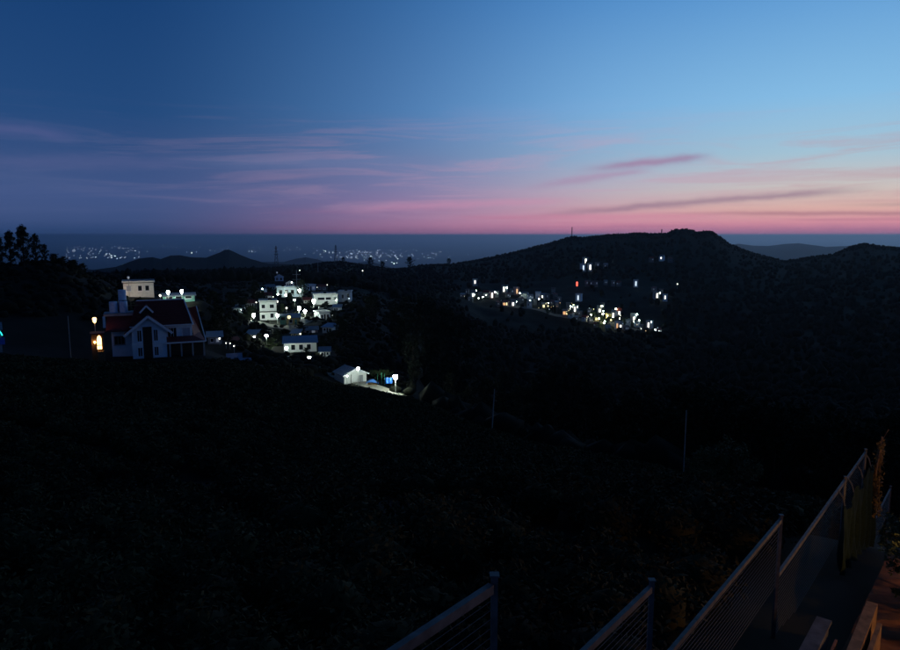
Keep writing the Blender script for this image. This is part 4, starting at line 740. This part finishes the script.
# ------------------------------------------------------------------ foreground: stepped wire fence along the terrace
dF = np.array((math.sin(FA), math.cos(FA))); nF = np.array((math.cos(FA), -math.sin(FA))); LF = -2.0
def fp(s_, z, L=LF): c = dF * s_ + nF * L; return (c[0], c[1], z)
fence = empty('wire_fence', fp(3, -3.5), 0, 'stepped galvanised wire fence with level top rails going down the slope', 'fence'); fo = np.array(fence.location)
def fl_(p): return tuple(np.array(p) - fo)
PANEL = [(.35, 2.78, -1.86), (2.78, 4.9, -2.76), (4.9, 8.9, -3.54), (8.9, 13.3, -4.28), (13.3, 15.4, -4.30), (15.4, 17.1, -6.0), (17.1, 20.1, -6.45)]
tops = {}
for a, b, z in PANEL:
    for s_ in (a, b): tops[s_] = max(tops.get(s_, -99), z)
for s_, z in tops.items():
    g = ground(*fp(s_, 0)[:2]); po = MB().bar(fl_(fp(s_, g - .4)), fl_(fp(s_, z + .06)), .036, .036).build('post', M['galv'], fence); MB().box(tuple(np.array(fl_(fp(s_, z + .061))) - (.026, .026, 0)), tuple(np.array(fl_(fp(s_, z + .07))) + (.026, .026, 0))).build('cap', M['galv'], po)
for i, (a, b, z) in enumerate(PANEL):
    t = .052 if i < 4 else .045
    MB().bar(fl_(fp(a + .03, z)), fl_(fp(b - .03, z)), t * .7, t).build('top_rail', M['galv'], fence); g = max(ground(*fp(a, 0)[:2]), ground(*fp(b, 0)[:2])); n = int(max(3, (z - g + .25) / .052))
    for k in range(1, n): zz = z - k * .052 - .02; MB().tube([fl_(fp(a + .03, zz)), fl_(fp((a + b) / 2, zz - .008)), fl_(fp(b - .03, zz))], .0022, 4).build('wire', M['wire'], fence)
# shade net tied to the far panels
ne_ = empty('shade_net', fp(14, -6), 0, 'dark green shade net hanging in folds on the fence', 'shade net'); no = np.array(ne_.location); m_ = MB(); g = []; NU, NV = 60, 9
for i in range(NU):
    for j in range(NV):
        u, v = i / (NU - 1), j / (NV - 1); s_ = 12.4 + 3.5 * u; zt = -4.42 - .25 * abs(math.sin(u * 9)) ; zb = ground(*fp(s_, 0)[:2]) + .05; fold = (.05 * math.sin(u * 38 + 2 * math.sin(v * 3)) + .03 * math.sin(u * 71)) * (.35 + v)
        g.append(np.array(fp(s_, zt + (zb - zt) * v, LF + .14 + fold)) - no)
m_.add(g, [(i * NV + j, (i + 1) * NV + j, (i + 1) * NV + j + 1, i * NV + j + 1) for i in range(NU - 1) for j in range(NV - 1)]); m_.build('netting', M['net'], ne_, True)
for s_ in (12.6, 13.4, 14.3, 15.2): MB().tube([np.array(fp(s_, -4.27, LF + .02)) - no, np.array(fp(s_, -4.36, LF + .09)) - no, np.array(fp(s_, -4.5, LF + .13)) - no], .012, 6).build('tie', M['wire'], ne_)
# withered creeper hanging on the post
vb = fp(15.75, -4.3, LF + .22); ve = empty('withered_creeper', vb, 0, 'withered brown creeper hanging beside the last tall fence post', 'creeper'); m_ = MB(); r3 = random.Random(3); lv_ = []
for k in range(6):
    p = np.array([0, 0, .18 + .1 * r3.random()]); ps = [p]; dx, dy = r3.uniform(-.02, .02), r3.uniform(-.02, .02)
    for j in range(12): p = p + np.array([dx + r3.uniform(-.025, .025), dy + r3.uniform(-.025, .025), -.13]); dx *= .8; dy *= .8; ps.append(p); lv_ += [p + rng.normal(size=3) * .035 for _ in range(9)]
    m_.tube(ps, [.016] * 6 + [.008] * (len(ps) - 6), 5)
m_.build('stems', M['wood'], ve); Q = leaf_quads(np.array(lv_), .04, 0); MB().add(Q, np.arange(len(Q)).reshape(-1, 4)).build('dry_leaves', M['leafD'], ve)
m_ = MB().tube([np.array([-.12, -.08, -.5]), np.array([0, 0, .2]), np.array([.22, .16, .38])], .014, 6).build('support_cane', M['wood'], ve)
# kerbs, planks and red earth of the terrace
def kerb(name, label, cat, L0, L1, s0, s1, z, m_, th=None, part=None):
    e = empty(name, fp((s0 + s1) / 2, z, (L0 + L1) / 2), 0, label, cat); o = np.array(e.location); zb = (ground(*fp((s0 + s1) / 2, 0, L0)[:2]) - .9) if th is None else z - th; mm = MB()
    v = [np.array(fp(s_, zz, L)) - o for zz in (zb, z) for s_, L in ((s0, L0), (s1, L0), (s1, L1), (s0, L1))]; mm.add(v, [(0, 1, 2, 3), (7, 6, 5, 4), (0, 4, 5, 1), (1, 5, 6, 2), (2, 6, 7, 3), (3, 7, 4, 0)]); mm.build(part or 'block', m_, e); return e, o
e, o = kerb('terrace_wall', 'low concrete terrace wall beside the wire fence, lit amber on its side', 'wall', -1.46, -1.34, 4.6, 8.6, -4.55, M['conc']); v = [np.array(fp(s_, zz, L)) - o for zz in (-4.547, -4.51) for s_, L in ((4.5, -1.48), (8.64, -1.48), (8.64, -1.32), (4.5, -1.32))]; MB().add(v, [(0, 1, 2, 3), (7, 6, 5, 4), (0, 4, 5, 1), (1, 5, 6, 2), (2, 6, 7, 3), (3, 7, 4, 0)]).build('coping', M['conc'], e)
kerb('lamplit_sheet', 'upright orange sheet imitating amber lamplight on the terrace wall side', 'sheet', -1.245, -1.22, 5.5, 8.45, -4.62, M['lamplit'])  # orange sheet puts the lamplight on the wall side into colour
kerb('timber_plank', 'wide weathered plank edging the red earth path', 'plank', -1.10, -.98, 5.5, 9.6, -4.6, M['wood'], part='board'); kerb('timber_plank', 'narrow weathered plank set beside the wide one', 'plank', -.93, -.88, 5.5, 9.2, -4.64, M['wood'], part='board')
v = []; f = []
ss = np.linspace(4.5, 13, 26); ls = np.linspace(-1.24, 3.2, 14)
for s_ in ss:
    for L in ls: c = fp(s_, 0, L); v.append((c[0], c[1], max(-4.95 - .07 * (s_ - 8), ground(c[0], c[1]) + .05) + .03 * math.sin(7 * s_ + 4 * L) * math.sin(3 * L)))
f = [(i * 14 + j, i * 14 + j + 1, (i + 1) * 14 + j + 1, (i + 1) * 14 + j) for i in range(25) for j in range(13)]
tag(MB().add(v, f).build('path', M['path']), kind='structure')
for k, (s_, L, sc_) in enumerate(((10.7, -.55, .9), (11.6, -.8, 1.0), (11.2, -.2, .75), (10.2, -.15, .5))):
    c = fp(s_, 0, L); o = empty('potted_shrub' if False else 'garden_shrub', (c[0], c[1], max(ground(c[0], c[1]), -5.1)), k, 'leafy garden shrub beside the red earth path, caught by amber light', 'shrub', 'garden shrubs', sc_); link('trunk', PROTO['shrub', k % 3][0], o); link('crown', PROTO['shrub', k % 3][1], o)
# garden lamp that lights the terrace, standing on the path to the right
c = fp(11.0, -5.05, 1.6); g_ = empty('garden_lamp', c, 0, 'amber garden lamp on a short post beside the red earth path', 'lamp'); MB().tube([(0, 0, -.5), (0, 0, 1.15)], [.04, .035], 8).build('post', M['steel'], g_); MB().lathe([(.05, 1.15), (.085, 1.2), (.085, 1.36), (.03, 1.4)], 12).build('bulb', E['nook'], g_, True); MB().lathe([(.16, 1.41), (.1, 1.47), (.02, 1.5)], 12).build('hood', M['steel'], g_)

# ------------------------------------------------------------------ the air of the dusk
hz = MB().box((-310000, -310000, -1180), (310000, 310000, 45)).build('haze', M['conc']); hz.data.materials.clear()
hm = bpy.data.materials.new('haze_air'); hm.use_nodes = True; hm.node_tree.nodes.clear(); ho = hm.node_tree.nodes.new('ShaderNodeOutputMaterial'); hv = hm.node_tree.nodes.new('ShaderNodeVolumePrincipled')
hv.inputs['Color'].default_value = (.70, .88, 1.0, 1); hv.inputs['Density'].default_value = 3.6e-5; hv.inputs['Anisotropy'].default_value = .74
hm.node_tree.links.new(hv.outputs[0], ho.inputs['Volume']); hz.data.materials.append(hm)
tag(hz, 'thin blue dusk haze lying over the plain and hills', 'haze', kind='stuff')
